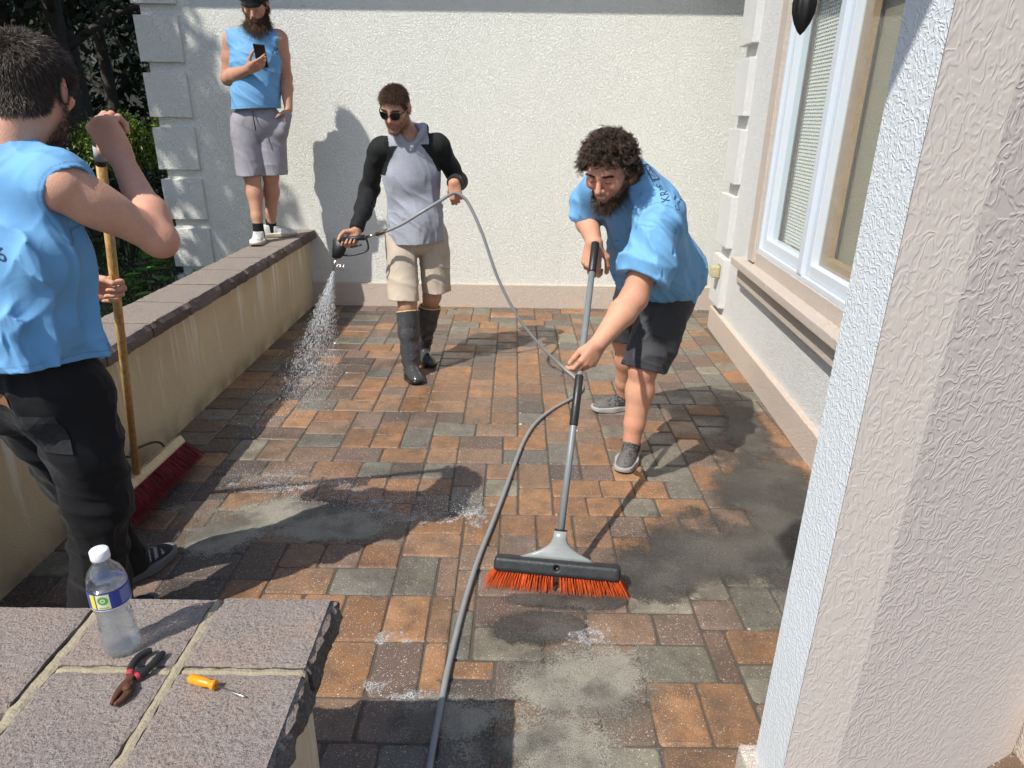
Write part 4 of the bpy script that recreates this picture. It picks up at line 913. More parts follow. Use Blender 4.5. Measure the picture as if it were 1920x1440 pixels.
# ---------------------------------------------------------------- man with the pressure washer (grey and black raglan hoodie)
def man_hose():
    J = dict(pelvis=A3(-.615, 4.34, .90), chest=A3(-.632, 4.32, 1.235), neck=A3(-.637, 4.315, 1.455), shR=A3(-.815, 4.27, 1.395), shL=A3(-.455, 4.345, 1.415), hipR=A3(-.70, 4.33, .86), hipL=A3(-.535, 4.365, .86), fwd=A3(-.2, -.98, 0))
    b = dict(hipw=.155, hipd=.105, waist=.142, belly=.098, bf=.0, chestw=.165, chestd=.108)
    elR, wrR = A3(-.905, 4.36, 1.155), at_y(668, 430, 4.14); elL, wrL = A3(-.365, 4.49, 1.20), at_y(851, 343, 4.235)
    knR, anR = A3(-.672, 4.19, .475), A3(-.662, 4.16, .085); knL, anL = A3(-.535, 4.36, .485), A3(-.628, 4.465, .085)
    P = empty('person', (-.63, 4.3, 0)); tag(P, 'man in grey and black hooded shirt, sunglasses and rubber boots spraying the patio', 'person', 'men cleaning the patio')
    S = Sh(); hc = at_y(741, 203, 4.205); hf, loc, M = head_fn(hc, (-.20, -.86, -.46), (-.02, -.4, .9)); S.fn(hf, hc - .15, hc + .15, .01); nb = J['neck'] + A3(0, .01, -.02); S.cone(hc + M.T @ A3(0, -.03, -.05), nb, .054, .062, .03)
    arm_ops(S, J['shR'], elR, wrR); arm_ops(S, J['shL'], elL, wrL); leg_ops(S, J['hipR'], knR, anR); leg_ops(S, J['hipL'], knL, anL); torso_ops(S, J, b, -.012)
    # right hand round the gun grip, left hand over the hose
    hand_ops(S, True, wrR, (-.40, -.15, -.85), (-.05, -1, .15), [(38, 62, 40), (60, 72, 45), (64, 74, 45), (66, 74, 45)], [(.5, .75, .45), (.8, .2, .55), (.85, -.1, .5)], .97)
    hand_ops(S, False, wrL, (.15, -.15, -1), (0, 1, 0), [(45, 70, 40), (55, 75, 40), (58, 75, 40), (60, 70, 40)], [(.55, .45, .65), (.75, .0, .65), (.8, -.2, .6)], .97)
    V, Fq = S.mesh(.004); C = np.tile(A3(.52, .28, .185), (len(V), 1)); q = loc(V); h = _l(q) < .165; C[h] = head_color(q[h], A3(.55, .30, .205), beard=(.20, .115, .07), beard_amt=.42, hair=(.10, .062, .04), hair_z=hair_line)
    C = skin_tint(C, V); mesh_np('body', V, Fq, MS['skin'], P, True, C, world=True)
    Vh = V[h]; short_hair('hair', P, S, loc, M, Vh, lambda ql: np.where(ql[:, 2] > .06, .030, .014), 5200, (.115, .072, .046), 3, (0, .55, .15), .8, .0012); beard(P, S, loc, M, Vh, .006, 1800, (.16, .09, .055), 8, .0007, lo=-.115); brows(P, S, loc, M, Vh, (.07, .042, .026), 4)
    # sunglasses
    G = empty('sunglasses', hc.tolist()); G.parent = P; G.matrix_parent_inverse = local(P); mb = plain('black_acetate', (.012, .012, .013), .2, var=.1); ml = plain('dark_lens', (.01, .010, .012), .06, var=.05)
    W_ = lambda x, y, z: hc + M.T.astype(float) @ A3(x, y, z)
    for s in (-1, 1):
        out = [(.005, .012), (.012, .019), (.030, .021), (.056, .019), (.061, .006), (.056, -.013), (.046, -.022), (.026, -.022), (.012, -.016)]; pts = []
        for fr_ in (1.0, .82):
            cx, cz = .033, -.001; pts.append([W_(s * (cx + (x - cx) * fr_), .108 - 5.5 * (cx + (x - cx) * fr_) ** 2, .004 + cz + (z - cz) * fr_) for x, z in out])
        bm = bmesh.new(); f3 = M[1].astype(float); n = len(out); rings = [[bm.verts.new(p + f3 * o_) for p in pts[i]] for i, o_ in ((0, -.002), (0, .002), (1, .002), (1, -.001))]
        for a, c in zip(rings, rings[1:]):
            for i in range(n): bm.faces.new((a[i], a[(i + 1) % n], c[(i + 1) % n], c[i]))
        bmesh.ops.recalc_face_normals(bm, faces=bm.faces[:]); bm_obj('rim', bm, mb, G, world=True)
        bm = bmesh.new(); bm.faces.new([bm.verts.new(p) for p in pts[1]]); bm.faces.new([bm.verts.new(p - f3 * .0015) for p in pts[1]][::-1]); bm_obj('lens', bm, ml, G, world=True)
        tube('temple', [W_(s * .060, .086, .012), W_(s * .076, .05, .012), W_(s * .080, .0, .012), W_(s * .081, -.02, .004)], .0032, mb, G, 6, world=True)
    tube('bridge', [W_(-.008, .1085, .010), W_(0, .1095, .012), W_(.008, .1085, .010)], .0028, mb, G, 6, world=True)
    # shirt with raglan sleeves and hood
    S = Sh(); ax = torso_ops(S, J, b, .008); hemp = A3(-.615, 4.33, .845); p = J['pelvis']
    S.cone(p + A3(0, 0, .10), p + A3(0, 0, -.12), .148, .158, .05); S.fn(lambda P_: d_cone(P_, p + A3(0, 0, -.0), p + A3(0, 0, -.2), .135, .149), p - .3, p + A3(.3, .3, .02), .004, 's')
    for s_, e_, w_ in ((J['shR'], elR, wrR), (J['shL'], elL, wrL)):
        S.cone(s_, e_, .059, .051, .03); S.sph(e_, .050, .02); S.cone(e_, e_ + (w_ - e_) * .93, .050, .036, .02); S.cone(e_ + (w_ - e_) * .86, w_ + (w_ - e_) * .15, .030, .032, .004, 's')
    nk = J['neck']; H_ = lambda x, y, z: nk + ax.T @ A3(x, y, z)
    for s_ in (-1, 1):
        S.cone(H_(s_ * .0, .098, -.045), H_(s_ * .060, .075, .02), .014, .018, .012); S.cone(H_(s_ * .060, .075, .02), H_(s_ * .088, .0, .055), .018, .026, .015); S.cone(H_(s_ * .088, .0, .055), H_(0, -.085, .06), .026, .034, .02)
    S.ell(H_(0, -.12, .0), (.10, .045, .09), ax, .03)
    S.ell(H_(0, .03, .04), (.062, .075, .08), ax, .008, 's'); S.plane(hemp, (0.05, 0, -1.)); r_ = ax[0]; c_ = J['chest']
    S.post += [folds((.45, -.2, -1), 9., 2.6, .012, 3.), folds((.9, 0, -.5), 11., 2.4, .015, 8., mask=lambda Q: sstep(1.25, 1.0, Q[..., 2]))]
    def colr(V):
        s_ = np.abs((V - c_) @ r_); hh = (V - c_) @ ax[2]; da = np.minimum(np.minimum(d_cone(V, J['shR'], elR, .06, .052), d_cone(V, elR, wrR, .05, .04)), np.minimum(d_cone(V, J['shL'], elL, .06, .052), d_cone(V, elL, wrL, .05, .04)))
        T_ = Sh(); torso_ops(T_, J, b, .004); dt = T_.raw(V.astype(np.float32)); blk = np.where(hh > .03, s_ > np.interp(hh, [.03, .10, .165, .2], [.158, .130, .088, .062]), da < dt) & ~((hh > .195) & (s_ < .118))
        return np.where(blk[:, None], A3(.010, .011, .011), A3(.30, .315, .37))
    cl_mesh('shirt', S, MS['heather'], P, colr, .0045)
    # khaki shorts
    S = Sh(); S.ell(p + A3(0, 0, -.01), (.162, .118, .14), None, .05); upto(S, J['hipR'] + A3(-.015, 0, .02), knR + A3(-.022, 0, 0), .93, .094, .092, k=.012, flat=(0, -.1, -1)); upto(S, J['hipL'] + A3(.015, 0, .02), knL + A3(.03, 0, 0), .90, .094, .092, k=.012, flat=(.1, 0, -1))
    S.post += [folds((.1, .1, -1), 9., 2., .010, 12.), folds((1, 0, -.5), 12., 4., .006, 15.)]; cl_mesh('shorts', S, MS['twill'], P, A3(.50, .42, .33), .0045)
    # rubber boots
    for an, kn, toe in ((anR, knR, A3(-.612, 4.02, 0)), (anL, knL, A3(-.56, 4.32, 0))):
        up, so, lo, hi, lc = shoe_fns(an, toe, 0., .30, 1.12, .13, .062, .030); d = nv(kn - an); top = an + d * .345; S = Sh(); bk = nv([toe[0] - an[0], toe[1] - an[1], 0])
        S.fn(up, lo, hi + A3(0, 0, .02), 0.); S.cone(an + A3(0, 0, .01), an + d * .09, .052, .052, .03); S.cone(an + d * .09, an + d * .2 - bk * .008, .052, .068, .03); S.cone(an + d * .2 - bk * .008, top + d * .05, .068, .077, .02)
        S.plane(top, d - bk * .25); S.cone(an + d * .18, top + d * .1, .058, .068, .003, 's')
        S.post.append(folds((1, .3, .15), 9., 2., .009, 21., mask=lambda Q: sstep(.05, .10, Q[..., 2]) * sstep(.26, .17, Q[..., 2])))
        V, Fq = S.mesh(.004); z_ = (V - top) @ nv(d - bk * .25); C = np.where((z_ > -.006)[:, None], A3(.62, .48, .16), A3(.055, .058, .060)); o = mesh_np('boot', V, Fq, MS['rubber'], P, True, C, world=True)
        S = Sh(); S.fn(so, lo, hi, 0.); V, Fq = S.mesh(.004); mesh_np('sole', V, Fq, MS['rubber'], o, True, np.tile(A3(.018, .018, .018), (len(V), 1)), world=True)
    return dict(wrR=wrR, wrL=wrL)
# ---------------------------------------------------------------- bearded man sweeping with the grey broom
BLUE = A3(.165, .395, .68)
POLE3 = (A3(.187, 2.106, .20), A3(.334, 2.795, 1.12))          # grey broom pole: socket, top end
def pole_at(pole, z): a, b = pole; t = (z - a[2]) / (b[2] - a[2]); return a + (b - a) * t
def curly(name, person, S, loc, M, V, n, L, rad, turns, color, seed, line, w0=.0011, k=12, puff=.6, per=7):
    """locks: every clump of strands follows one corkscrew"""
    q = loc(V); nrm = normals_of(S.raw, V); m = (q[:, 2] > line(q[:, 1], q[:, 0])) & (_l(q) < .16); Rt, Nm = sample_hair(V, nrm, m, n, seed); rs = np.random.RandomState(seed); ql = loc(Rt)
    d = Nm * puff + M[2][None].astype(float) * .22 + M[1][None].astype(float) * np.clip(ql[:, 1:2] * 3, 0, .2) + A3(0, 0, -.12)[None] + rs.randn(n, 3) * .22; d /= _l(d)[:, None]
    u = np.cross(d, rs.randn(n, 3)); u /= _l(u)[:, None]; v = np.cross(d, u); T = np.linspace(0, 1, k); a = rs.rand(n, 1) * 6.28 + T[None] * 2 * math.pi * turns * rs.uniform(.7, 1.5, (n, 1)) * np.sign(rs.randn(n, 1)); rr = rad * rs.uniform(.6, 1.3, (n, 1)) * np.clip(T[None] * 4, 0, 1); Ln = L * rs.uniform(.55, 1.1, (n, 1))
    C = Rt[:, None] + d[:, None] * (Ln * T[None])[..., None] + u[:, None] * (rr * np.cos(a))[..., None] + v[:, None] * (rr * np.sin(a))[..., None] + A3(0, 0, -1)[None, None] * (T[None] ** 2 * Ln * .28)[..., None]
    o = rs.randn(n, per, 1, 3) * .0019; P = (C[:, None] + o * (.6 + .7 * T)[None, None, :, None] + rs.randn(n, per, k, 3) * .0005).reshape(n * per, k, 3); c = np.repeat(hair_colors(n, color, .4, seed), per, 0) * rs.uniform(.75, 1.3, (n * per, 1))
    return strands(name, P, None, MS['hair'], person, w0, c)
def man_broom():
    J = dict(pelvis=A3(.735, 3.30, .885), chest=A3(.560, 2.960, 1.215), neck=A3(.462, 2.835, 1.345), shR=A3(.355, 2.945, 1.315), shL=A3(.570, 2.690, 1.225), hipR=A3(.67, 3.385, .86), hipL=A3(.785, 3.225, .86), fwd=A3(-.6, -.66, -.4))
    b = dict(hipw=.172, hipd=.142, waist=.170, belly=.146, bf=.03, chestw=.172, chestd=.128)
    f3, n3 = A3(-.42, -.22, -.75), A3(-.45, .70, -.2); elL, wrL = A3(.475, 2.605, .935), grip(pole_at(POLE3, .695), f3, n3, .012, 1.06) - nv(f3) * .026; elR, wrR = at_y(1099, 405, 3.06), at_y(1114, 455, 2.835); elR = elR + A3(-.005, 0, .01)
    knL, anL = A3(.632, 3.07, .475), A3(.603, 3.045, .095); knR, anR = A3(.612, 3.50, .47), A3(.655, 3.655, .095)
    P = empty('person', (.7, 3.25, 0)); tag(P, 'bearded man with curly hair in blue T-shirt and dark shorts bending over a broom', 'person', 'men cleaning the patio')
    S = Sh(); hc = at_y(1141, 318, 2.69); hf, loc, M = head_fn(hc, (-.44, -.74, -.51), (-.20, -.40, .9), True); S.fn(hf, hc - .15, hc + .15, .01); S.cone(hc + M.T @ A3(0, -.04, -.04), J['neck'] + A3(.02, .03, -.02), .060, .072, .04)
    arm_ops(S, J['shL'], elL, wrL, .058, .052, .033); arm_ops(S, J['shR'], elR, wrR, .056, .049, .032); leg_ops(S, J['hipL'], knL, anL, .10, .066, .066, .044, (.3, .95, 0)); leg_ops(S, J['hipR'], knR, anR, .10, .064, .064, .043, (.9, .1, 0)); torso_ops(S, J, b, -.015)
    hand_ops(S, False, wrL, f3, n3, [(26, 40, 25), (34, 50, 30), (40, 54, 30), (44, 56, 30)], [(.85, .35, .4), (.95, .05, .3), (.95, .0, .35)], 1.0, .0)
    hand_ops(S, True, wrR, (-.12, -.20, -1), (.35, .85, .0), [(42, 62, 35), (50, 70, 40), (52, 72, 40), (55, 72, 40)], [(.6, .7, .35), (.9, .1, .45), (.9, -.1, .45)], 1.06)
    V, Fq = S.mesh(.004); C = np.tile(A3(.62, .33, .215), (len(V), 1)); q = loc(V); h = _l(q) < .165
    hl = lambda y, x=None: np.interp(y, [-.12, -.08, -.03, .005, .03, .055, .08, .1], [-.07, -.06, -.02, .01, .035, .066, .080, .084])
    C[h] = head_color(q[h], A3(.66, .32, .22), beard=(.10, .055, .036), beard_amt=.45, hair=(.035, .02, .014), hair_z=hl, lip=(.55, .22, .18))
    t_ = (np.abs(q[:, 0]) < .0160) & (np.abs(q[:, 2] + .0575) < .0050) & (q[:, 1] > .07) & (q[:, 1] < .0965) & h; C[t_] = (.62, .56, .48)
    C = skin_tint(C, V, [(elR, .05, .35), (elL, .05, .35), (knR, .05, .3), (knL, .05, .3), (wrR + (wrR - elR) * .3, .05, .22), (wrL + (wrL - elL) * .3, .05, .22)]); mesh_np('body', V, Fq, MS['skin'], P, True, C, world=True); Vh = V[h]
    curly('hair', P, S, loc, M, Vh, 1200, .052, .0080, 1.7, (.055, .032, .021), 31, hl, .0009); beard(P, S, loc, M, Vh, lambda ql: np.where(ql[:, 2] < -.078, .028, .008), 3600, (.055, .030, .018), 33, .0009, .5, dz=.018, lw=.031, l0=-.078, l1=-.0445); brows(P, S, loc, M, Vh, (.04, .022, .014), 34)
    # T-shirt
    S = Sh(); ax = torso_ops(S, J, b, .010); sp = ax[2]; p = J['pelvis']; S.ell(p + sp * .06 + J['fwd'] * .03, (.192, .172, .20), ax, .06)
    sleeve(S, J['shL'] + A3(0, .0, -.01), elL, .70, .080, .088, .010); sleeve(S, J['shR'], elR, .70, .072, .080, .010)
    nk = J['neck']; S.cone(nk - sp * .06, nk + sp * .02 + ax[1] * .01, .10, .082, .04); S.cone(nk - sp * .01, nk + sp * .12 + ax[1] * .02, .070, .075, .006, 's'); hem = p - sp * .075
    S.fn(lambda P_: d_ell(P_, p - sp * .06, (.178, .156, .14), ax), p - .25, p + .2, .004, 's'); S.plane(hem, -sp + A3(0, 0, -.35), .005)
    S.post += [folds((.55, .5, -.75), 7., 1.3, .026, 3.5, .03), folds((.35, .2, -.9), 11., 2., .016, 9.5), folds((.8, .3, -.5), 8., 1.6, .020, 5., mask=lambda Q: sstep(1.2, 1.0, Q[..., 2]))]
    o, V = cl_mesh('shirt', S, MS['jersey'], P, trim_col(BLUE, [lambda V_: d_cone(V_, J['shL'] + (elL - J['shL']) * .10, J['shL'] + (elL - J['shL']) * .10 + A3(.001, 0, 0), .088, .088)], (hem, -sp + A3(0, 0, -.35))), .005)
    # print on the back: emblem and words
    right = nv(ax[0] * .80 - ax[1] * -.60 * -1); bn = nv(np.cross(right, sp)); bn = bn if bn @ ax[1] < 0 else -bn; bo = J['chest'] + sp * .10 - ax[0] * .085
    em = [[(-.055, .0), (0., .042), (.055, .0), (0., -.042), (-.055, 0)], [(-.022, -.012), (-.004, .016), (.004, .002), (.014, .014), (.026, -.010)], [(-.02, .010), (-.004, .022), (.006, .020)], [(-.012, -.018), (.014, -.018)]]
    def back_print(kind, px, py, *a, dx=-4, dy=-18):
        q = seen(S.raw, px, py, 2.2); n_ = normals_of(S.raw, q[None].astype(np.float32))[0].astype(float); n_ = nv(n_); r2 = seen(S.raw, px + dx, py + dy, 2.2) - q; r2 = nv(r2 - n_ * (r2 @ n_)); u2 = np.cross(n_, r2)
        if kind == 'text': print_on('lettering', S.raw, a[0], a[1], q, r2, u2, n_, MS['ink'], o)
        else: lay_on(kind, S.raw, strokes_bm(a[0], a[1]), q, r2, u2, n_, MS['ink'], o)
    back_print('emblem', 1222, 322, em, .005, dx=12, dy=12); back_print('text', 1256, 378, 'KRYS', .042); back_print('text', 1275, 396, 'C', .036)
    back_print('small_print', 1264, 374, [[(i * .011, y_), (i * .011 + .007, y_)] for y_ in (0, -.022) for i in range(7)], .008)
    # shorts with a pale lining at the hem
    S = Sh(); S.ell(p + A3(0, 0, -.03), (.178, .160, .16), None, .05); upto(S, J['hipL'] + A3(0, 0, .02), knL + A3(.012, .01, 0), 1.0, .118, .100, k=.02, flat=(-.25, -.2, -1)); upto(S, J['hipR'] + A3(0, 0, .02), knR, .92, .116, .104, k=.02, flat=(0, .1, -1))
    S.post += [folds((1, .2, -.25), 11., 2.2, .014, 22.), folds((.1, .1, -1), 8., 2., .010, 25.)]
    so_, V = cl_mesh('shorts', S, MS['jersey'], P, A3(.045, .045, .050), .005)
    dust = lambda l: np.where((vnoise(l * 140) * .6 + vnoise(l * 330) * .5 + np.clip(l[:, 1] * 2.2, 0, .3) > .66)[:, None], A3(.14, .135, .125), A3(.035, .036, .038))
    for an, toe in ((anL, A3(.553, 2.93, 0)), (anR, A3(.49, 3.625, 0))):
        o, lc, up = make_shoe(P, an, toe, 0., dust, A3(.36, .35, .33), L=.290, w=1.06, collar=.118, toe_h=.058, sole=.030)
# ---------------------------------------------------------------- man with the phone, standing on the wall
def man_phone():
    z0 = .664; J = dict(pelvis=at_y(484, 222, 5.40), chest=at_y(479, 118, 5.41), neck=at_y(480, 66, 5.42), shR=at_y(434, 78, 5.42), shL=at_y(524, 74, 5.44), hipR=at_y(465, 238, 5.38), hipL=at_y(504, 238, 5.43), fwd=A3(.12, -.99, 0))
    b = dict(hipw=.158, hipd=.112, waist=.150, belly=.118, bf=.012, chestw=.168, chestd=.115); elR, wrR = at_y(427, 147, 5.40), at_y(466, 130, 5.20); elL, wrL = at_y(536, 145, 5.50), at_y(541, 206, 5.41)
    knR, anR = at_y(473, 332, 5.32), at_y(474, 428, 5.27); knL, anL = at_y(508, 330, 5.43), at_y(505, 420, 5.50); anR[2] = anL[2] = z0 + .095; anR[:2] = (-1.955, 5.24); anL[:2] = (-1.945, 5.50)
    P = empty('person', (-1.93, 5.38, z0)); tag(P, 'bearded man in sleeveless blue shirt and grey shorts standing on the wall with a phone', 'person', 'men cleaning the patio')
    S = Sh(); hc = at_y(479, 13, 5.37); hf, loc, M = head_fn(hc, (.03, -.90, -.42), (0, -.35, .93)); S.fn(hf, hc - .15, hc + .15, .01); S.cone(hc + M.T @ A3(0, -.03, -.05), J['neck'] + A3(0, .01, -.03), .055, .065, .035)
    arm_ops(S, J['shR'], elR, wrR, .054, .045, .029); arm_ops(S, J['shL'], elL, wrL, .053, .044, .029); leg_ops(S, J['hipR'], knR, anR); leg_ops(S, J['hipL'], knL, anL); torso_ops(S, J, b, -.012)
    hand_ops(S, True, wrR, (.80, -.25, .28), (.12, .70, .55), [(8, 30, 18), (20, 45, 25), (26, 48, 25), (32, 48, 25)], [(.6, .65, .45), (.75, .45, .4), (.8, .3, .4)], .95)
    hand_ops(S, False, wrL, (-.25, -.25, -1), (-.9, 0, 0), [(20, 30, 20)] * 4, None, .9)
    V, Fq = S.mesh(.0045); C = np.tile(A3(.50, .27, .18), (len(V), 1)); q = loc(V); h = _l(q) < .165; C[h] = head_color(q[h], A3(.52, .28, .19), beard=(.09, .05, .028), beard_amt=.85, hair=(.05, .032, .022), hair_z=hair_line); C = skin_tint(C, V, [(elR, .05, .35), (elL, .05, .35), (knR, .05, .3), (knL, .05, .3), (wrR + (wrR - elR) * .3, .05, .22), (wrL + (wrL - elL) * .3, .05, .22)]); mesh_np('body', V, Fq, MS['skin'], P, True, C, world=True); Vh = V[h]
    short_hair('hair', P, S, loc, M, Vh, lambda ql: np.where(ql[:, 2] > .05, .05, .03), 4200, (.05, .032, .022), 41, (0, -.5, .6), .9, .0012, wob=.4); beard(P, S, loc, M, Vh, lambda ql: np.where(ql[:, 2] < -.075, .055, .022), 4200, (.095, .050, .026), 43, .0010, .35); brows(P, S, loc, M, Vh, (.04, .025, .016), 44)
    # head band
    S2 = Sh(); S2.fn(lambda P_: smax(hf(P_) - .007, np.abs(loc(P_)[..., 2] - .062 + loc(P_)[..., 1] * .12) - .024, .004), hc - .13, hc + .13, 0.); cl_mesh('headband', S2, MS['cloth'], P, A3(.008, .008, .009), .004)
    # sleeveless shirt
    S = Sh(); ax = torso_ops(S, J, b, .006); p = J['pelvis']; S.cone(p + A3(0, 0, .14), p + A3(0, 0, -.1), .150, .155, .06); subs = []
    for s_, e_, sg in ((J['shR'], elR, 1), (J['shL'], elL, -1)):
        d = nv(e_ - s_); a_ = s_ + ax[0] * sg * .012; fs = lambda P_, a_=a_, d=d, sg=sg: d_cone(P_, a_ + ax[0] * sg * .012, a_ + d * .16 + ax[0] * sg * .03, .064, .062); subs.append(fs); S.fn(fs, a_ - .3, a_ + .3, .004, 's')
    nk = J['neck']; S.cone(nk + A3(0, -.02, -.005), nk + A3(0, -.03, .1), .066, .075, .006, 's'); S.fn(lambda P_: d_cone(P_, p + A3(0, 0, .03), p + A3(0, 0, -.2), .142, .147), p - .25, p + .1, .004, 's'); S.plane(p + A3(0, 0, .065), (.06, 0, -1))
    S.post += [folds((.9, 0, -.35), 10., 2., .014, 2.2, mask=lambda Q: .4 + .6 * sstep(1.75, 1.95, Q[..., 2])), folds((.75, 0, -.6), 10., 2., .012, 6.1)]
    o, V = cl_mesh('shirt', S, MS['jersey'], P, trim_col(BLUE * .94, subs, (p + A3(0, 0, .065), A3(.06, 0, -1))), .0045); em = [[(-.03, -.018), (-.012, .012), (-.004, .0), (.008, .02), (.03, -.018)], [(-.012, .012), (-.002, .026), (.008, .02)], [(-.035, -.024), (.035, -.024)]]
    eo = at_y(506, 90, 5.2); lay_on('emblem', S.raw, strokes_bm(em, .0045), eo, A3(.9, 0, 0), A3(0, 0, .9), nv(ax[1]), MS['ink'], o)
    # shorts, draw cord, socks, shoes
    S = Sh(); S.ell(p + A3(0, 0, -.01), (.162, .120, .15), None, .05); upto(S, J['hipR'] + A3(-.02, 0, .02), knR + A3(-.018, 0, 0), .96, .098, .096, k=.012, flat=(0, 0, -1)); upto(S, J['hipL'] + A3(.02, 0, .02), knL + A3(.022, 0, 0), .96, .098, .096, k=.012, flat=(0, 0, -1)); S.cone(wrL + A3(-.015, -.01, -.035), wrL + A3(-.06, -.02, -.15), .036, .042, .05)
    S.post += [folds((.25, 0, -1), 9., 2., .010, 33.), folds((1, 0, -.5), 12., 4., .005, 36.)]; so_, V = cl_mesh('shorts', S, MS['cloth'], P, A3(.31, .295, .325), .0045)
    c0 = p + A3(.012, -.135, .05); tube('draw_cord', [c0, c0 + A3(.006, -.008, -.06), c0 + A3(.012, -.010, -.13)], .004, plain('black_cord', (.012, .012, .016), .8), so_, 6, world=True)
    wh = lambda l: np.where(((np.abs(l[:, 0]) < .022) & (l[:, 1] > .02) & (l[:, 1] < .10) & (np.sin(l[:, 1] * 420) > .2))[:, None], A3(.20, .195, .185), np.where((vnoise(l * 45) > .66)[:, None], A3(.52, .50, .46), A3(.74, .72, .68)))
    for an, toe in ((anR, A3(-1.925, 5.0, 0)), (anL, A3(-1.74, 5.60, 0))):
        make_shoe(P, an, toe, z0, wh, lambda l: np.where((l[:, 2] > .022)[:, None], A3(.70, .68, .62), A3(.50, .42, .28)), L=.285, w=1.02, collar=.085, toe_h=.052, sole=.030)
        S = Sh(); S.cone(an + A3(0, 0, -.05), an + A3(0, 0, .045), .041, .040, .01); S.plane(an + A3(0, 0, .05), (0, 0, 1)); cl_mesh('sock', S, MS['cloth'], P, A3(.010, .010, .011), .004)
    fh, nh = nv(A3(.80, -.25, .28)), nv(A3(.12, .70, .55)); return wrR + fh * .105 + nh * .030 + A3(0, 0, .035)
# ---------------------------------------------------------------- near man at the left with the push broom
POLE4 = (A3(-1.585, 2.52, .17), A3(-1.163, 2.005, 1.545))
def man_left():
    J = dict(pelvis=A3(-1.335, 1.77, .90), chest=A3(-1.285, 1.735, 1.235), neck=A3(-1.262, 1.742, 1.475), shR=A3(-1.098, 1.690, 1.425), shL=A3(-1.455, 1.80, 1.415), hipR=A3(-1.245, 1.755, .86), hipL=A3(-1.42, 1.80, .86), fwd=A3(.25, .97, 0))
    b = dict(hipw=.158, hipd=.115, waist=.148, belly=.105, bf=.0, chestw=.175, chestd=.115); elR, wrR = A3(-.955, 1.835, 1.275), at_y(227, 296, 1.955); hl_ = pole_at(POLE4, 1.055); elL, wrL = A3(-1.53, 1.98, 1.16), hl_ + A3(-.085, -.045, .0)
    knR, anR = A3(-1.265, 1.79, .475), A3(-1.305, 1.735, .095); knL, anL = A3(-1.425, 1.94, .48), A3(-1.392, 2.035, .095)
    P = empty('person', (-1.33, 1.8, 0)); tag(P, 'man seen from behind in sleeveless blue shirt and black jeans with a wooden push broom', 'person', 'men cleaning the patio')
    S = Sh(); hc = at_y(60, 168, 1.80); hf, loc, M = head_fn(hc, (-.06, .97, -.20), (.03, .2, .97)); S.fn(hf, hc - .15, hc + .15, .01); S.cone(hc + M.T @ A3(0, -.035, -.05), J['neck'] + A3(-.005, .0, -.03), .058, .068, .035)
    arm_ops(S, J['shR'] + A3(.01, 0, 0), elR, wrR, .049, .043, .029); arm_ops(S, J['shL'], elL, wrL, .050, .044, .029); leg_ops(S, J['hipR'], knR, anR); leg_ops(S, J['hipL'], knL, anL); torso_ops(S, J, b, -.012)
    S.ell(J['shR'] * .72 + elR * .28 + A3(.004, -.004, 0), (.052, .050, .054), None, .03); S.ell(elR * .58 + wrR * .42 * 1.0 + A3(.006, 0, 0) - (wrR - elR) * .14, (.045, .043, .052), None, .03)
    hand_ops(S, True, wrR, (-.42, .06, .90), (.12, .97, .10), [(62, 82, 55), (66, 84, 55), (68, 84, 55), (70, 82, 55)], [(.45, .75, .45), (.80, .25, .50), (.75, -.35, .55)], 1.10)
    hand_ops(S, False, wrL, (.9, .42, -.05), (.42, -.9, 0), [(50, 78, 45), (54, 80, 45), (56, 80, 45), (58, 78, 45)], [(.55, .5, .6), (.75, -.05, .65), (.8, -.35, .5)], 1.0)
    V, Fq = S.mesh(.004); C = np.tile(A3(.64, .355, .245), (len(V), 1)); q = loc(V); h = _l(q) < .165; C[h] = head_color(q[h], A3(.62, .34, .24), beard=(.07, .042, .03), beard_amt=.75, hair=(.04, .028, .022), hair_z=hair_line); C = skin_tint(C, V, [(elR, .05, .35), (elL, .05, .35), (knR, .05, .3), (knL, .05, .3), (wrR + (wrR - elR) * .3, .05, .22), (wrL + (wrL - elL) * .3, .05, .22)]); mesh_np('body', V, Fq, MS['skin'], P, True, C, world=True); Vh = V[h]
    short_hair('hair', P, S, loc, M, Vh, lambda ql: np.clip(.022 + .18 * (ql[:, 2] + .0), .016, .036), 17000, (.068, .050, .039), 51, (0, .25, -.12), .60, .0010, wob=.16, var=.4); beard(P, S, loc, M, Vh, .006, 3200, (.065, .040, .028), 53, .0008, .4, lo=-.13)
    # sleeveless shirt, hanging loose
    S = Sh(); ax = torso_ops(S, J, b, .010); p = J['pelvis']; S.cone(p + A3(0, 0, .2), p + A3(0, 0, -.04), .155, .166, .07); subs = []
    for s_, e_, sg in ((J['shR'], elR, 1), (J['shL'], elL, -1)):
        d = nv(e_ - s_); a_ = s_ + ax[0] * sg * .050 + A3(0, 0, -.012); fs = lambda P_, a_=a_, d=d, s_=s_, sg=sg: smin(d_cone(P_, a_, a_ + d * .16, .066, .062), d_ell(P_, s_ + ax[0] * sg * .045 + A3(0, 0, -.06), (.055, .060, .085)), .03); subs.append(fs); S.fn(fs, a_ - .3, a_ + .3, .004, 's')
    nk = J['neck']; S.cone(nk + A3(0, .0, .0), nk + A3(.02, .03, .12), .067, .075, .006, 's'); S.fn(lambda P_: d_cone(P_, p + A3(0, 0, .03), p + A3(0, 0, -.2), .150, .156), p - .25, p + .1, .004, 's'); S.plane(p + A3(0, 0, .055), (.05, -.10, -1))
    S.post += [folds((.22, .0, -1), 7., .9, .036, 2.7, .03, mask=lambda Q: .75 + .25 * sstep(1.47, 1.36, Q[..., 2])), folds((.7, .0, -.8), 9., 1.5, .026, 7.3, mask=lambda Q: sstep(1.2, .95, Q[..., 2])), folds((.3, 0, .3), 10., 3., .006, 11.)]
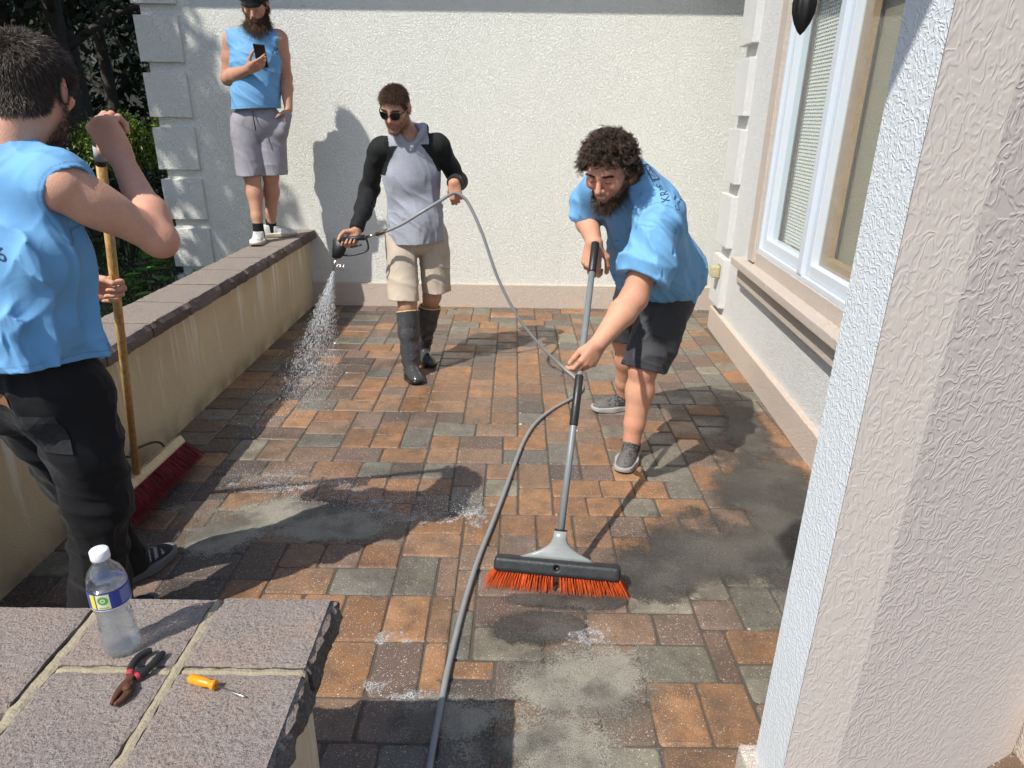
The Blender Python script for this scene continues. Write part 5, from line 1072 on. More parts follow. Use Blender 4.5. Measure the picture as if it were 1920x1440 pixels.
    o, V = cl_mesh('shirt', S, MS['jersey'], P, trim_col(BLUE, subs, (p + A3(0, 0, .055), A3(.05, -.10, -1))), .004); bn = -ax[1]; eo = at_y(-12, 490, 1.6); print_on('lettering', S.raw, '6', .050, eo, nv(ax[0]), A3(0, 0, 1), nv(bn), MS['ink'], o)
    # black jeans with belt loops, patch and pocket
    S = Sh(); S.ell(p + A3(0, 0, -.015), (.160, .122, .15), np.stack([ax[0], ax[1], [0, 0, 1]]), .05); S.ell(p + A3(.05, -.075, -.05), (.085, .06, .09), None, .04); S.ell(p + A3(-.07, -.05, -.05), (.085, .06, .09), None, .04)
    S.cone(J['hipR'], knR, .098, .080, .03); S.cone(knR, anR + A3(0, 0, -.01), .080, .074, .03); S.cone(J['hipL'], knL, .096, .078, .02); S.cone(knL, anL + A3(0, 0, -.03), .078, .068, .03); S.plane((0, 0, .045), (0, 0, -1))
    S.post += [folds((1, .2, -.45), 10., 2.2, .016, 61.), folds((.1, .1, -1), 8., 1.6, .011, 64.)]
    pt, V = cl_mesh('jeans', S, MS['twill'], P, A3(.011, .011, .012), .005)
    def patch(name, cx, cz, pts, m): 
        bm = bmesh.new(); n = 6; g = [[bm.verts.new((cx + pts[0] * (i / n - .5), cz + pts[1] * (j / n - .5), 0)) for i in range(n + 1)] for j in range(n + 1)]
        for j in range(n):
            for i in range(n): bm.faces.new((g[j][i], g[j][i + 1], g[j + 1][i + 1], g[j + 1][i]))
        return lay_on(name, S.raw, bm, p, nv(ax[0]), A3(0, 0, 1), nv(bn), m, pt, .003)
    patch('leather_patch', .035, .0, (.06, .035), plain('brown_leather', (.20, .10, .055), .6, bump=.001)); patch('back_pocket', .085, -.10, (.125, .13), MS['pocket'])
    gy = lambda l: np.where(((l[:, 1] > .015) & (l[:, 1] < .13) & (np.sin((l[:, 1] + np.abs(l[:, 0]) * .6) * 230) > .1) & (l[:, 2] > .045))[:, None], A3(.30, .30, .31), A3(.022, .022, .024))
    for an, toe in ((anL, A3(-1.29, 2.225, 0)), (anR, A3(-1.22, 1.93, 0))):
        make_shoe(P, an, toe, 0., gy, A3(.16, .16, .165), L=.292, w=1.04, collar=.10, toe_h=.055, sole=.034)
MS['pocket'] = plain('pocket_denim', (.022, .022, .025), .9, bump=.001)
HOSE_MAN = man_hose(); man_broom(); PHONE_WR = man_phone(); man_left()
# ================================================================ tools and small things
MS['black_plastic'] = plain('black_plastic', (.020, .021, .022), .45, var=.2, sc=40., bump=.0005); MS['steel'] = plain('steel', (.55, .53, .50), .3, 1., .15); MS['grey_pole'] = plain('grey_pole_paint', (.20, .22, .225), .38, var=.12, sc=25., bump=.0004, bsc=60.)
# ---- pressure washer gun
GY = 4.095
def gp(px, py, dy=0.): return at_y(px, py, GY + dy)
def outline_solid(name, pts, t, mat, parent, bev=.004):
    bm = bmesh.new(); f = [bm.verts.new(gp(x, y, -t)) for x, y in pts]; k = [bm.verts.new(gp(x, y, t)) for x, y in pts]; n = len(pts); bm.faces.new(f); bm.faces.new(k[::-1])
    for i in range(n): bm.faces.new((f[i], k[i], k[(i + 1) % n], f[(i + 1) % n]))
    bmesh.ops.recalc_face_normals(bm, faces=bm.faces[:]); bmesh.ops.bevel(bm, geom=bm.edges[:], offset=bev, segments=2, affect='EDGES'); return bm_obj(name, bm, mat, parent, True, world=True)
gun = empty('spray_gun', gp(640, 470).tolist()); tag(gun, 'black pressure washer gun with steel nozzle in the right hand of the hose man', 'spray gun')
outline_solid('body', [(624, 449), (630, 444), (646, 443), (652, 452), (648, 472), (639, 485), (622, 484)], .019, MS['black_plastic'], gun, .005)
tube('handle', [gp(644, 450), gp(665, 447), gp(684, 445)], [.0165, .0150, .0170], MS['black_plastic'], gun, 12, world=True)
tube('guard', spline([gp(640, 478), gp(655, 479), gp(675, 475), gp(689, 469), gp(690, 458), gp(686, 446)], 5), .0062, MS['black_plastic'], gun, 8, world=True)
tube('trigger', spline([gp(650, 462), gp(660, 463), gp(678, 459)], 4), .0055, MS['black_plastic'], gun, 8, world=True)
tube('coupling', [gp(686, 445), gp(693, 443), gp(693.5, 443), gp(700, 441), gp(700.5, 441), gp(708, 438.5)], [.008, .008, .0105, .0105, .0085, .0085], MS['steel'], gun, 12, world=True)
tube('lance', [gp(631, 482), gp(629.5, 490), gp(629, 490.5), gp(627, 500), gp(627, 500.5), gp(625, 508)], [.0075, .0075, .0105, .0105, .0065, .005], MS['steel'], gun, 12, world=True)
for k in range(3): tube('spare_nozzle', [gp(633 + 6 * k, 494 + .6 * k), gp(632.5 + 6 * k, 498 + .6 * k), gp(632.4 + 6 * k, 498.5 + .6 * k), gp(631.5 + 6 * k, 506 + .6 * k)], [.003, .003, .0058, .0045], MS['steel'], gun, 8, world=True)
tube('nozzle_rail', [gp(628, 495), gp(648, 498)], .0025, MS['steel'], gun, 6, world=True)
# ---- hose
hz = .0105; hand_h = at_y(860, 366, 4.21)
HP = [gp(706, 439), gp(722, 434, -.01), at_y(752, 421, 4.06), at_y(790, 398, 4.05), at_y(825, 377, 4.10), hand_h + A3(-.03, -.02, .012), hand_h + A3(.025, 0, -.01), at_y(882, 388, 4.21), at_y(905, 440, 4.2), at_y(935, 525, 4.2), at_y(975, 600, 4.2), at_y(1020, 655, 4.2), at_y(1055, 688, 4.19)]
HG = [(1082, 712), (1092, 728), (1075, 745), (1035, 768), (1003, 795), (982, 828), (965, 870), (945, 925), (922, 985), (898, 1045), (877, 1110), (858, 1180), (840, 1255), (822, 1345), (805, 1440), (792, 1540)]
HP = [np.asarray(p) for p in HP] + [at_z(x, y, hz) for x, y in HG] + [A3(-.20, .75, hz), A3(-.12, .2, hz), A3(.02, -.5, hz), A3(-.05, -1.3, hz)]
def hose_mat():
    t = NT('grey_hose'); p = t.pos(); c = t.mix(t.noise(p, 18., 4., .7), (.19, .205, .21), (.30, .315, .32)); c = t.mix(t.ramp(t.noise(p, 50., 3.), .58, .7, 0., .6), c, (.30, .30, .28)); t.set(Base__Color=c, Roughness=.42, Normal=t.bump(t.noise(p, 300., 2.), 1., .0006)); return t.m
hose = tube('pressure_hose', spline(HP, 10), .0098, hose_mat(), None, 12); tag(hose, 'long grey pressure hose from the gun across the patio to the foreground', 'hose')
tube('hose_end', [gp(705, 439.5), gp(716, 436, -.005), gp(728, 431, -.012)], .0118, plain('hose_ferrule', (.10, .075, .05), .5, .6), hose, 10)
# ---- phone
ph = PHONE_WR; PH = empty('phone', ph.tolist()); tag(PH, 'black phone in the hand of the man on the wall', 'phone'); Mp = axis_M(ph, (.12, -.42, .9), (1, 0, 0))
u_, v_, t_ = A3(.985, .02, -.10), A3(.05, -.80, -.52), None; v_ = nv(v_ - u_ * (u_ @ v_)); t_ = np.cross(v_, u_)
def M_of(o, x, y, z): return Matrix([[x[0], y[0], z[0], o[0]], [x[1], y[1], z[1], o[1]], [x[2], y[2], z[2], o[2]], [0, 0, 0, 1]])
zz_ = nv(np.cross(u_, v_)); Mp = M_of(ph, u_, v_, zz_); box('case', -.040, .040, -.005, .005, -.082, .082, MS['black_plastic'], PH, .004, M=Mp, world=True)
box('camera_bump', -.033, -.004, .0045, .0075, .040, .072, plain('phone_lens', (.008, .008, .01), .1), PH, .002, M=Mp, world=True)
# ---- grey broom with orange bristles
gb = empty('floor_broom', (.18, 2.05, 0)); tag(gb, 'grey push broom with black block and orange bristles on the wet pavers', 'broom'); a_, b_ = POLE3; pd = nv(b_ - a_)
tube('pole', [a_ - pd * .03, a_ + pd * .3, b_ - pd * .1], .0128, MS['grey_pole'], gb, 14, world=True); tube('grip', [b_ - pd * .135, b_ - pd * .13, b_ - pd * .005, b_], [.0150, .0162, .0165, .009], MS['black_plastic'], gb, 14, world=True)
g1, g2 = pole_at(POLE3, .505), pole_at(POLE3, .665); tube('sleeve', [g1, g1 + pd * .004, g2 - pd * .004, g2], [.0140, .0165, .0165, .0140], MS['black_plastic'], gb, 14, world=True)
bx = nv(A3(1, -.13, 0)); bc = A3(.172, 2.035, .078); by = nv(np.cross(A3(0, 0, 1), bx)); bz = nv(A3(0, .42, .9) - bx * 0); by2 = nv(np.cross(bz, bx)); Mb = M_of(bc, bx, by2, np.cross(bx, by2))
S = Sh(); S.fn(lambda P: smax(d_rbox((P - bc.astype(np.float32)) @ np.stack([bx, by2, np.cross(bx, by2)]).T.astype(np.float32), (0, 0, 0), (.228, .036, .028), .016), -d_cone((P - bc.astype(np.float32)) @ np.stack([bx, by2, np.cross(bx, by2)]).T.astype(np.float32), (.0, -.05, .004), (.0, -.026, .004), .011, .010), .003), bc - .25, bc + .25, 0.)
V, Fq = S.mesh(.004); mesh_np('block', V, Fq, plain('broom_block', (.022, .024, .026), .5, var=.5, sc=18., bump=.0012, bsc=90.), gb, True, world=True)
V_, F_ = [], []
L_ = lambda x, y, z: np.array(Mb @ Vector((x, y, z)))
prof = [(0., .024, .022), (.03, .025, .022), (.05, .030, .020), (.07, .044, .017), (.09, .070, .015), (.108, .105, .013), (.125, .142, .011)]; tp_ = a_ - pd * .01; bt_ = L_(.0, .012, .026)
bm = bmesh.new(); rings = []
for s_, hw, ht in prof:
    c = tp_ + (bt_ - tp_) * (s_ / .125); tz = nv(bt_ - tp_); ty = nv(np.cross(tz, bx)); rings.append([bm.verts.new(c + bx * hw * q[0] + ty * ht * q[1]) for q in ((-1, -.6), (-.8, -1), (.8, -1), (1, -.6), (1, .6), (.8, 1), (-.8, 1), (-1, .6))])
for a, c in zip(rings, rings[1:]):
    for i in range(8): bm.faces.new((a[i], a[(i + 1) % 8], c[(i + 1) % 8], c[i]))
bm.faces.new(rings[0]); bm.faces.new(rings[-1][::-1]); bmesh.ops.recalc_face_normals(bm, faces=bm.faces[:]); sk = bm_obj('socket', bm, plain('grey_socket', (.27, .29, .28), .3, var=.08, sc=20., bump=.0003), gb, True, world=True)
tube('socket_rim', [tp_ - pd * .002, tp_ + pd * .004], .024, MS['black_plastic'], sk, 14, world=True)
rs = np.random.RandomState(3); tr_ = []
for row, y_ in enumerate((-.024, -.008, .008, .024)):
    for i, x_ in enumerate(np.linspace(-.222, .222, 46)):
        if abs(x_) < .012: continue
        for _ in range(7):
            r0 = L_(x_ + rs.randn() * .0016, y_ + rs.randn() * .0016, -.018); fl = x_ * .16 + rs.randn() * .004; e = np.array([r0[0] + fl, r0[1] - .010 + (y_ * .5) + rs.randn() * .004, .002 + rs.rand() * .004]); mid = (r0 + e) / 2 + A3(0, .004, .0); tr_.append([r0, mid, e])
tr_ = np.array(tr_); n = len(tr_); strands('bristles', tr_, None, MS['hair'], gb, .0016, np.clip(A3(.72, .115, .025)[None] * rs.uniform(.6, 1.25, (n, 1)), 0, 1))
# ---- wooden push broom of the near man
wb = empty('push_broom', (-1.58, 2.6, 0)); tag(wb, 'wooden push broom with dark red bristles beside the garden wall', 'broom'); a_, b_ = POLE4; pd = nv(b_ - a_)
def wood_mat(name, ca, cb):
    t = NT(name); p = t.obj(); r = t.noise(t.n('Mapping', Vector=p, Rotation=(.35, .28, 0), Scale=(60, 60, 3)), 1.6, 3., .6, .5); t.set(Base__Color=t.mix(t.ramp(r, .35, .65), ca, cb), Roughness=.4, Normal=t.bump(r, 1., .0008)); return t.m
tube('pole', [a_, (a_ + b_) / 2, b_ - pd * .06], .0145, wood_mat('varnished_wood', (.40, .22, .065), (.60, .37, .14)), wb, 14, world=True); gr_ = tube('grip', [b_ - pd * .105, b_ - pd * .1, b_ - pd * .004, b_], [.0150, .0165, .0165, .010], MS['black_plastic'], wb, 14, world=True)
tube('grip_band', [b_ - pd * .088, b_ - pd * .045], .0168, plain('silver_print', (.45, .45, .46), .4), gr_, 14, world=True)
wx = nv(A3(.03, 1, 0)); wc = A3(-1.600, 2.60, .130); wz = nv(A3(-.52, 0, .85)); wy = nv(np.cross(wz, wx)); Mw = M_of(wc, wy, wx, nv(np.cross(wy, wx)))
if (Mw @ Vector((0, 0, 1)) - Vector(wc)).z < 0: Mw = M_of(wc, -wy, wx, nv(np.cross(-wy, wx)))
blk = box('block', -.032, .032, -.305, .305, -.022, .022, wood_mat('pale_wood', (.56, .42, .22), (.70, .55, .32)), wb, .012, 3, M=Mw, smooth=True, world=True)
bm = bmesh.new(); add_box(bm, .012, .027, .02, .13, .0222, .0232, M=Mw); bm_obj('red_label', bm, plain('label_red', (.35, .02, .03), .5), blk, world=True); bm = bmesh.new(); add_box(bm, .0155, .0235, .028, .122, .0234, .0238, M=Mw); bm_obj('label_text_strip', bm, plain('label_pale', (.55, .40, .32), .5), blk, world=True)
Wl = lambda x, y, z: np.array(Mw @ Vector((x, y, z)))
for s in (-1, 1): tube('brace', spline([Wl(0, s * .20, .024), Wl(-.004, s * .20, .05), Wl(-.01, s * .16, .075), Wl(-.01, s * .03, .10), a_ + pd * .10], 5), .0055, MS['black_plastic'], wb, 8, world=True)
tr_ = []
for x_ in np.linspace(-.026, .026, 6):
    for y_ in np.linspace(-.298, .298, 58):
        for _ in range(6):
            r0 = Wl(x_ + rs.randn() * .001, y_ + rs.randn() * .0015, -.018); e = Wl(x_ * 1.6 + .004 + rs.randn() * .004, y_ * 1.10 + rs.randn() * .006, -.128 + rs.randn() * .003); e[2] = max(e[2], .003); tr_.append([r0, (r0 + e) / 2 + rs.randn(3) * .001, e])
tr_ = np.array(tr_); n = len(tr_); strands('bristles', tr_, None, MS['hair'], wb, .0015, np.clip(A3(.26, .010, .020)[None] * rs.uniform(.35, 1.4, (n, 1)), 0, 1))
# ---- bottle of water on the foreground cap
CZ = .6815; bo = A3(-.708, .975, CZ); BT = empty('water_bottle', bo.tolist()); tag(BT, 'clear plastic water bottle with white cap and blue label on the cap stone', 'bottle')
prof = [(.0, .004), (.016, .003), (.026, .0), (.030, .004), (.0315, .012), (.0318, .021), (.0288, .026), (.0314, .031), (.0286, .037), (.0308, .043), (.0278, .049), (.0300, .055), (.0266, .061), (.0290, .067), (.0258, .073), (.0280, .079), (.0258, .085), (.0285, .092), (.0318, .104), (.0325, .112), (.0325, .142), (.0322, .148), (.0300, .160), (.0255, .172), (.0190, .181), (.0140, .187), (.0128, .192), (.0150, .1935), (.0150, .1955), (.0122, .1965), (.0122, .203)]
def clear_mat():
    t = NT('clear_plastic'); p = t.obj(); nb = t.bump(t.noise(p, 60., 2.), .6, .003); g = t.n('BsdfGlossy', Color=(1, 1, 1, 1), Roughness=.06, Normal=nb); tr = t.n('MixShader', Fac=.10, _1=t.n('BsdfTransparent', Color=(.95, .97, .98, 1)), _2=t.n('BsdfTranslucent', Color=(.95, .97, 1, 1))); fm = schlick(t, .10, nb); mx = t.n('MixShader', Fac=fm, _1=tr, _2=g); t.t.links.new(mx, t.out.inputs[0]); return t.m
def water_mat():
    t = NT('water'); p = t.obj(); nb = t.bump(t.noise(t.scale(p, (1, 1, 3)), 45., 2.), .8, .005); g = t.n('BsdfGlossy', Color=(1, 1, 1, 1), Roughness=.10, Normal=nb); tr = t.n('BsdfTransparent', Color=(.90, .93, .94, 1)); rf = t.n('BsdfRefraction', Color=(.97, .99, 1, 1), IOR=1.12, Roughness=.02, Normal=nb); m0 = t.n('MixShader', Fac=.6, _1=tr, _2=rf); m1 = t.n('MixShader', Fac=.20, _1=m0, _2=t.n('BsdfTranslucent', Color=(.9, .93, .95, 1))); mx = t.n('MixShader', Fac=schlick(t, .12, nb), _1=m1, _2=g); t.t.links.new(mx, t.out.inputs[0]); return t.m
lathe = lathe_bm(prof, 40); bo_ = bm_obj('bottle', lathe, clear_mat(), BT, True)
wp_ = [(0., .006)] + [(r - .0014, max(z, .006)) for r, z in prof[1:21]] + [(.0, .148)]; bm_obj('water', lathe_bm(wp_, 40), water_mat(), bo_, True)
bm_obj('cap', lathe_bm([(.0, .214), (.0135, .214), (.0152, .212), (.0155, .198), (.0146, .1965)], 32), plain('white_cap', (.80, .80, .80), .4, var=.02), BT, True)
lb_ = bm_obj('label', lathe_bm([(.0329, .109), (.0329, .145)], 48), plain('label_blue', (.025, .05, .27), .35, var=.1), BT, True)
def on_label(name, a0, a1, z0, z1, col, r=.0332, n=8):
    V = []; 
    for i in range(n + 1):
        a = R(a0 + (a1 - a0) * i / n); V += [(r * math.cos(a), r * math.sin(a), z0), (r * math.cos(a), r * math.sin(a), z1)]
    return mesh_np(name, V, [(2 * i, 2 * i + 2, 2 * i + 3, 2 * i + 1) for i in range(n)], plain('print_' + name, col, .4, var=.05), lb_, True)
va = math.degrees(math.atan2(-bo[1], -bo[0]))
on_label('yellow_panel', va - 62, va - 46, .112, .142, (.75, .62, .06)); on_label('pale_panel', va - 42, va - 4, .112, .142, (.68, .66, .40)); 
def label_disc(name, ac, zc, r0, r1, col, r=.0334, n=20):
    V = []
    for i in range(n):
        b_ = 2 * math.pi * i / n
        for q in (r0, r1): a = R(ac) + q * math.cos(b_) / r; V.append((r * math.cos(a), r * math.sin(a), zc + q * math.sin(b_)))
    return mesh_np(name, V, [(2 * i, 2 * i + 1, (2 * i + 3) % (2 * n), (2 * i + 2) % (2 * n)) for i in range(n)], plain('print_' + name, col, .4, var=.05), lb_, True)
label_disc('green_ring', va - 23, .130, .0042, .0085, (.08, .34, .10)); label_disc('green_dot', va - 23, .130, .0004, .0020, (.08, .34, .10)); on_label('panel_line', va - 36, va - 10, .1140, .1165, (.35, .36, .10), .0334)
for k in range(6): on_label('small_print', va + 26, va + 62, .1145 + k * .0047, .1160 + k * .0047, (.45, .50, .72))
on_label('white_line', va - 80, va + 90, .1085, .1098, (.75, .75, .78), .0331, 24)
# ---- pliers
def cz(px, py, dz=.008): return at_z(px, py, CZ + dz)
PL = empty('pliers', cz(250, 1275, 0).tolist()); tag(PL, 'rusty slip joint pliers with black grips and red bands on the cap stone', 'pliers'); MS['rust'] = plain('rusted_steel', (.105, .042, .024), .75, .35, .5, 60., .0012, 160.)
def flat_bar(name, P, W_, H_, mat, parent, ns=10):
    P = spline(P, 6); n = len(P); w_ = np.interp(np.linspace(0, 1, n), np.linspace(0, 1, len(W_)), W_); h_ = np.interp(np.linspace(0, 1, n), np.linspace(0, 1, len(H_)), H_); bm = bmesh.new(); rings = []; T = np.gradient(P, axis=0)
    for i in range(n):
        t = nv(T[i]); s = nv(np.cross(t, [0, 0, 1])); u = np.cross(s, t); rings.append([bm.verts.new(P[i] + s * w_[i] * math.copysign(abs(math.cos(a)) ** .7, math.cos(a)) + u * h_[i] * math.copysign(abs(math.sin(a)) ** .7, math.sin(a))) for a in np.arange(ns) * 2 * math.pi / ns])
    for a, c in zip(rings, rings[1:]):
        for i in range(ns): bm.faces.new((a[i], a[(i + 1) % ns], c[(i + 1) % ns], c[i]))
    bm.faces.new(rings[0][::-1]); bm.faces.new(rings[-1]); bmesh.ops.recalc_face_normals(bm, faces=bm.faces[:]); return bm_obj(name, bm, mat, parent, True, world=True)
flat_bar('jaw', [cz(209, 1320), cz(222, 1300), cz(236, 1284), cz(250, 1268)], [.0028, .0062, .0084, .0052], [.0045, .0065, .0065, .006], MS['rust'], PL); flat_bar('jaw', [cz(215, 1322, .0075), cz(233, 1308, .0075), cz(243, 1292, .0065), cz(243, 1268, .0065)], [.0028, .0058, .0080, .0052], [.0045, .006, .006, .006], MS['rust'], PL)
Mv = Matrix.Translation(Vector(cz(238, 1288, .014))); bm_obj('pivot', lathe_bm([(0, .003), (.006, .003), (.0075, .0), (.0075, -.006)], 16, M=Mv), MS['rust'], PL, True, world=True)
MS['red_band'] = plain('red_grip_band', (.50, .03, .045), .45)
for q, nm in (([(243, 1266), (246, 1252), (258, 1234), (274, 1223), (285, 1219)], 0), ([(254, 1270), (268, 1262), (284, 1248), (298, 1232), (307, 1223)], 1)):
    pts = [cz(x, y, .009) for x, y in q]; g_ = flat_bar('grip', pts, [.0056, .0060, .0062, .0060, .0045], [.0055, .006, .006, .006, .0045], plain('black_vinyl', (.016, .016, .017), .5, bump=.0004), PL); flat_bar('red_band', [pts[0], pts[0] + (pts[1] - pts[0]) * .3, pts[0] + (pts[1] - pts[0]) * .45], [.0061, .0062, .0062], [.006, .0063, .0063], MS['red_band'], g_)
# ---- screwdriver
SD = empty('screwdriver', cz(380, 1280, 0).tolist()); tag(SD, 'small orange handled screwdriver lying on the cap stone', 'screwdriver'); h0, h1, h2 = cz(354, 1271, .009), cz(404, 1285, .009), cz(455, 1305, .003); d = nv(h1 - h0); L = np.linalg.norm(h1 - h0)
pr = [(0, 0), (.0055, .001), (.0082, .006), (.0085, L * .55), (.0068, L * .74), (.0064, L * .80), (.0090, L * .95), (.0080, L), (0, L)]; bm = lathe_bm(pr, 12, M=axis_M(h0, d)); bm_obj('handle', bm, plain('orange_plastic', (.86, .28, .005), .22, var=.05), SD, True, world=True); tube('blade', [h1 - d * .002, h2, h2 + d * .006], [.0016, .0016, .0010], MS['steel'], SD, 8, world=True)
# ---- hanging iron drop on a bracket of the pier
LT = empty('hanging_ornament', at_y(1500, 40, 1.9).tolist()); tag(LT, 'black ribbed iron drop hanging at the top right', 'ornament'); MS['iron'] = plain('black_iron', (.010, .010, .011), .45); tp = at_y(1500, 66, 1.9); bm = bmesh.new(); ns = 32; rings = []; K_ = 2.25
for r_, z_ in [(.0005, 0), (.004, .004), (.0085, .012), (.0118, .022), (.0125, .031), (.0110, .040), (.0075, .047), (.0045, .052), (.0060, .056), (.0060, .060), (.003, .064), (.003, .09)]: rings.append([bm.verts.new((tp[0] + K_ * r_ * (1 + .10 * math.cos(a * 8)) * math.cos(a), tp[1] + K_ * r_ * (1 + .10 * math.cos(a * 8)) * math.sin(a), tp[2] + K_ * z_)) for a in np.arange(ns) * 2 * math.pi / ns])
for a, c in zip(rings, rings[1:]):
    for i in range(ns): bm.faces.new((a[i], a[(i + 1) % ns], c[(i + 1) % ns], c[i]))
bm_obj('drop', bm, MS['iron'], LT, True, world=True); tube('rod', [tp + A3(0, 0, .19), A3(tp[0], tp[1], 3.40)], .006, MS['iron'], LT, 8, world=True); tube('bracket', spline([A3(tp[0], tp[1], 3.40), A3(tp[0] + .04, tp[1], 3.44), A3(1.30, tp[1], 3.44)], 5), .010, MS['iron'], LT, 8, world=True)

# ================================================================ water, foam and washed-out sand

def fb(X, Y, f, o=4, seed=0.):
    P = np.stack([X * f + seed, Y * f + seed * 1.7, np.full_like(X, seed)], -1); s = np.zeros(X.shape); a = 1.; t = 0.
    for _ in range(o): s += a * vnoise(P); t += a; P = P * 2.03 + 7.1; a *= .55
    return s / t
def sheet(name, label, blobs, step, amp, mat, seed, nz=.9, nf=5., thr=.0, cut=-.0035, kind='stuff', fine=.0, top=.007, z0=.0):
    """low irregular layer lying on the pavers; blobs (px, py, rx, ry, turn) in metres round a ground point"""
    B = [(*at_z(a, b)[:2], rx, ry, math.radians(t)) for a, b, rx, ry, t in blobs]; x0 = min(b[0] - 1.3 * max(b[2:4]) for b in B); x1 = max(b[0] + 1.3 * max(b[2:4]) for b in B); y0 = min(b[1] - 1.3 * max(b[2:4]) for b in B); y1 = max(b[1] + 1.3 * max(b[2:4]) for b in B)
    xs = np.arange(x0, x1, step); ys = np.arange(y0, y1, step); X, Y = np.meshgrid(xs, ys, indexing='ij'); Fd = np.full(X.shape, -9.)
    for bx_, by_, rx, ry, t in B: dx, dy = X - bx_, Y - by_; u = dx * math.cos(t) + dy * math.sin(t); v = -dx * math.sin(t) + dy * math.cos(t); Fd = np.maximum(Fd, 1 - np.sqrt((u / rx) ** 2 + (v / ry) ** 2))
    Fd = Fd + nz * (fb(X, Y, nf, 5, seed) - .5) * 2 - thr; Z = np.minimum(amp * Fd, top + (fb(X, Y, 26., 3, seed + 3) - .5) * .003) + fine * (fb(X, Y, 90., 2, seed + 5) - .5) + z0; nx_, ny_ = X.shape; ok = Z > cut; i, j = np.meshgrid(np.arange(nx_ - 1), np.arange(ny_ - 1), indexing='ij'); i = i.ravel(); j = j.ravel()
    keep = (ok[:-1, :-1] | ok[1:, :-1] | ok[:-1, 1:] | ok[1:, 1:]).ravel() & (Fd[:-1, :-1].ravel() > -.6); i = i[keep]; j = j[keep]; Fq = np.stack([i * ny_ + j, (i + 1) * ny_ + j, (i + 1) * ny_ + j + 1, i * ny_ + j + 1], 1); used, inv = np.unique(Fq, return_inverse=True); V = np.stack([X, Y, Z], -1).reshape(-1, 3)[used]
    V[:, 2] = np.maximum(V[:, 2], -.008); o = mesh_np(name, V, inv.reshape(-1, 4), mat, None, True); tag(o, label, None, None, kind); return o
def sand_mat(name, dark, light, mixv=(.4, .62), rough=.55, amax=.9):
    t = NT(name); p = t.pos(); g = t.noise(p, 380., 2., .85); g2 = t.noise(p, 170., 2., .7); c = t.mix(t.ramp(t.noise(p, 3.2, 4., .6), *mixv), dark, light); c = t.mix(t.ramp(g, .34, .5, .75, 0.), c, (.018, .016, .014)); c = t.mix(t.math('MAXIMUM', t.ramp(g, .58, .72, 0., .8), t.ramp(g2, .66, .74, 0., .8)), c, (.52, .49, .43))
    t.set(Base__Color=c, Roughness=rough, Specular__IOR__Level=.5, Normal=t.bump(t.math('ADD', g, g2), 1., .0045))
    z = t.n('SeparateXYZ', 2, Vector=p); th = t.ramp(t.math('ADD', z, t.math('ADD', t.math('MULTIPLY', t.math('SUBTRACT', g2, .5), .012), t.math('MULTIPLY', t.math('SUBTRACT', t.noise(p, 14., 4., .65), .5), .008))), .0, .005, 0., amax)
    t.set(Alpha=th); return t.m
MS['sand'] = sand_mat('washed_sand', (.17, .158, .130), (.46, .425, .345), (.36, .56)); MS['sand_dark'] = sand_mat('wet_sand', (.060, .056, .050), (.13, .122, .104), rough=.22, amax=.93)
sheet('wet_sand', 'washed out joint sand lying across the near pavers', [(1010, 1400, .34, .20, 0), (1090, 1290, .30, .17, 10), (880, 1350, .30, .12, 0)], .006, .008, MS['sand'], 2., .8, 4.)
sheet('wet_sand', 'dark wet sand spread right of the broom and along the wing', [(1320, 1030, .42, .28, -10), (1440, 930, .24, .38, 0), (1225, 1070, .22, .17, 0), (1395, 800, .14, .40, 0)], .007, .010, MS['sand_dark'], 5., .75, 3.6, -.15)
sheet('wet_sand', 'pale washed sand in the sun beside the shadow of the nearest man', [(520, 965, .46, .13, -4), (610, 1000, .30, .12, 8), (430, 1000, .22, .16, 20)], .007, .008, MS['sand'], 8., .9, 4.2)
sheet('wet_sand', 'sand pushed up in front of the orange bristles', [(1040, 1128, .22, .045, -3), (1150, 1125, .07, .05, 20), (1010, 1175, .20, .09, 0)], .005, .016, MS['sand_dark'], 12., .6, 6., top=.012)
def foam_mat():
    t = NT('foam'); p = t.pos(); vo = t.t.nodes.new('ShaderNodeTexVoronoi'); vo.feature = 'DISTANCE_TO_EDGE'; vo.inputs['Scale'].default_value = 120.; t.t.links.new(p, vo.inputs['Vector']); e = t.ramp(vo.outputs['Distance'], .02, .16, 1., 0.)
    al = t.math('MULTIPLY', t.math('ADD', t.math('MULTIPLY', e, .5), .16), t.ramp(t.noise(p, 30., 4., .7), .40, .62)); t.set(Base__Color=(.66, .67, .68), Roughness=.35, Normal=t.bump(t.noise(p, 380., 2.), 1., .003), Alpha=al); return t.m
MS['foam'] = foam_mat()
sheet('foam', 'thin white foam of the washing water on the pavers', [(780, 968, .34, .05, -8), (690, 945, .20, .05, 12), (560, 915, .34, .035, -2), (885, 965, .13, .05, 30)], .0045, .012, MS['foam'], 17., 1.5, 15., .62, -.001, fine=.006, z0=.004)
sheet('foam', 'small white foam patches near the hose and in front of the broom', [(1085, 1232, .09, .018, 40), (1090, 1190, .07, .05, 0), (770, 1302, .07, .028, 0), (708, 1280, .04, .03, 0), (975, 1055, .02, .06, 0), (735, 1195, .06, .03, 0)], .004, .012, MS['foam'], 23., 1.2, 22., .42, -.001, fine=.004, z0=.0035)
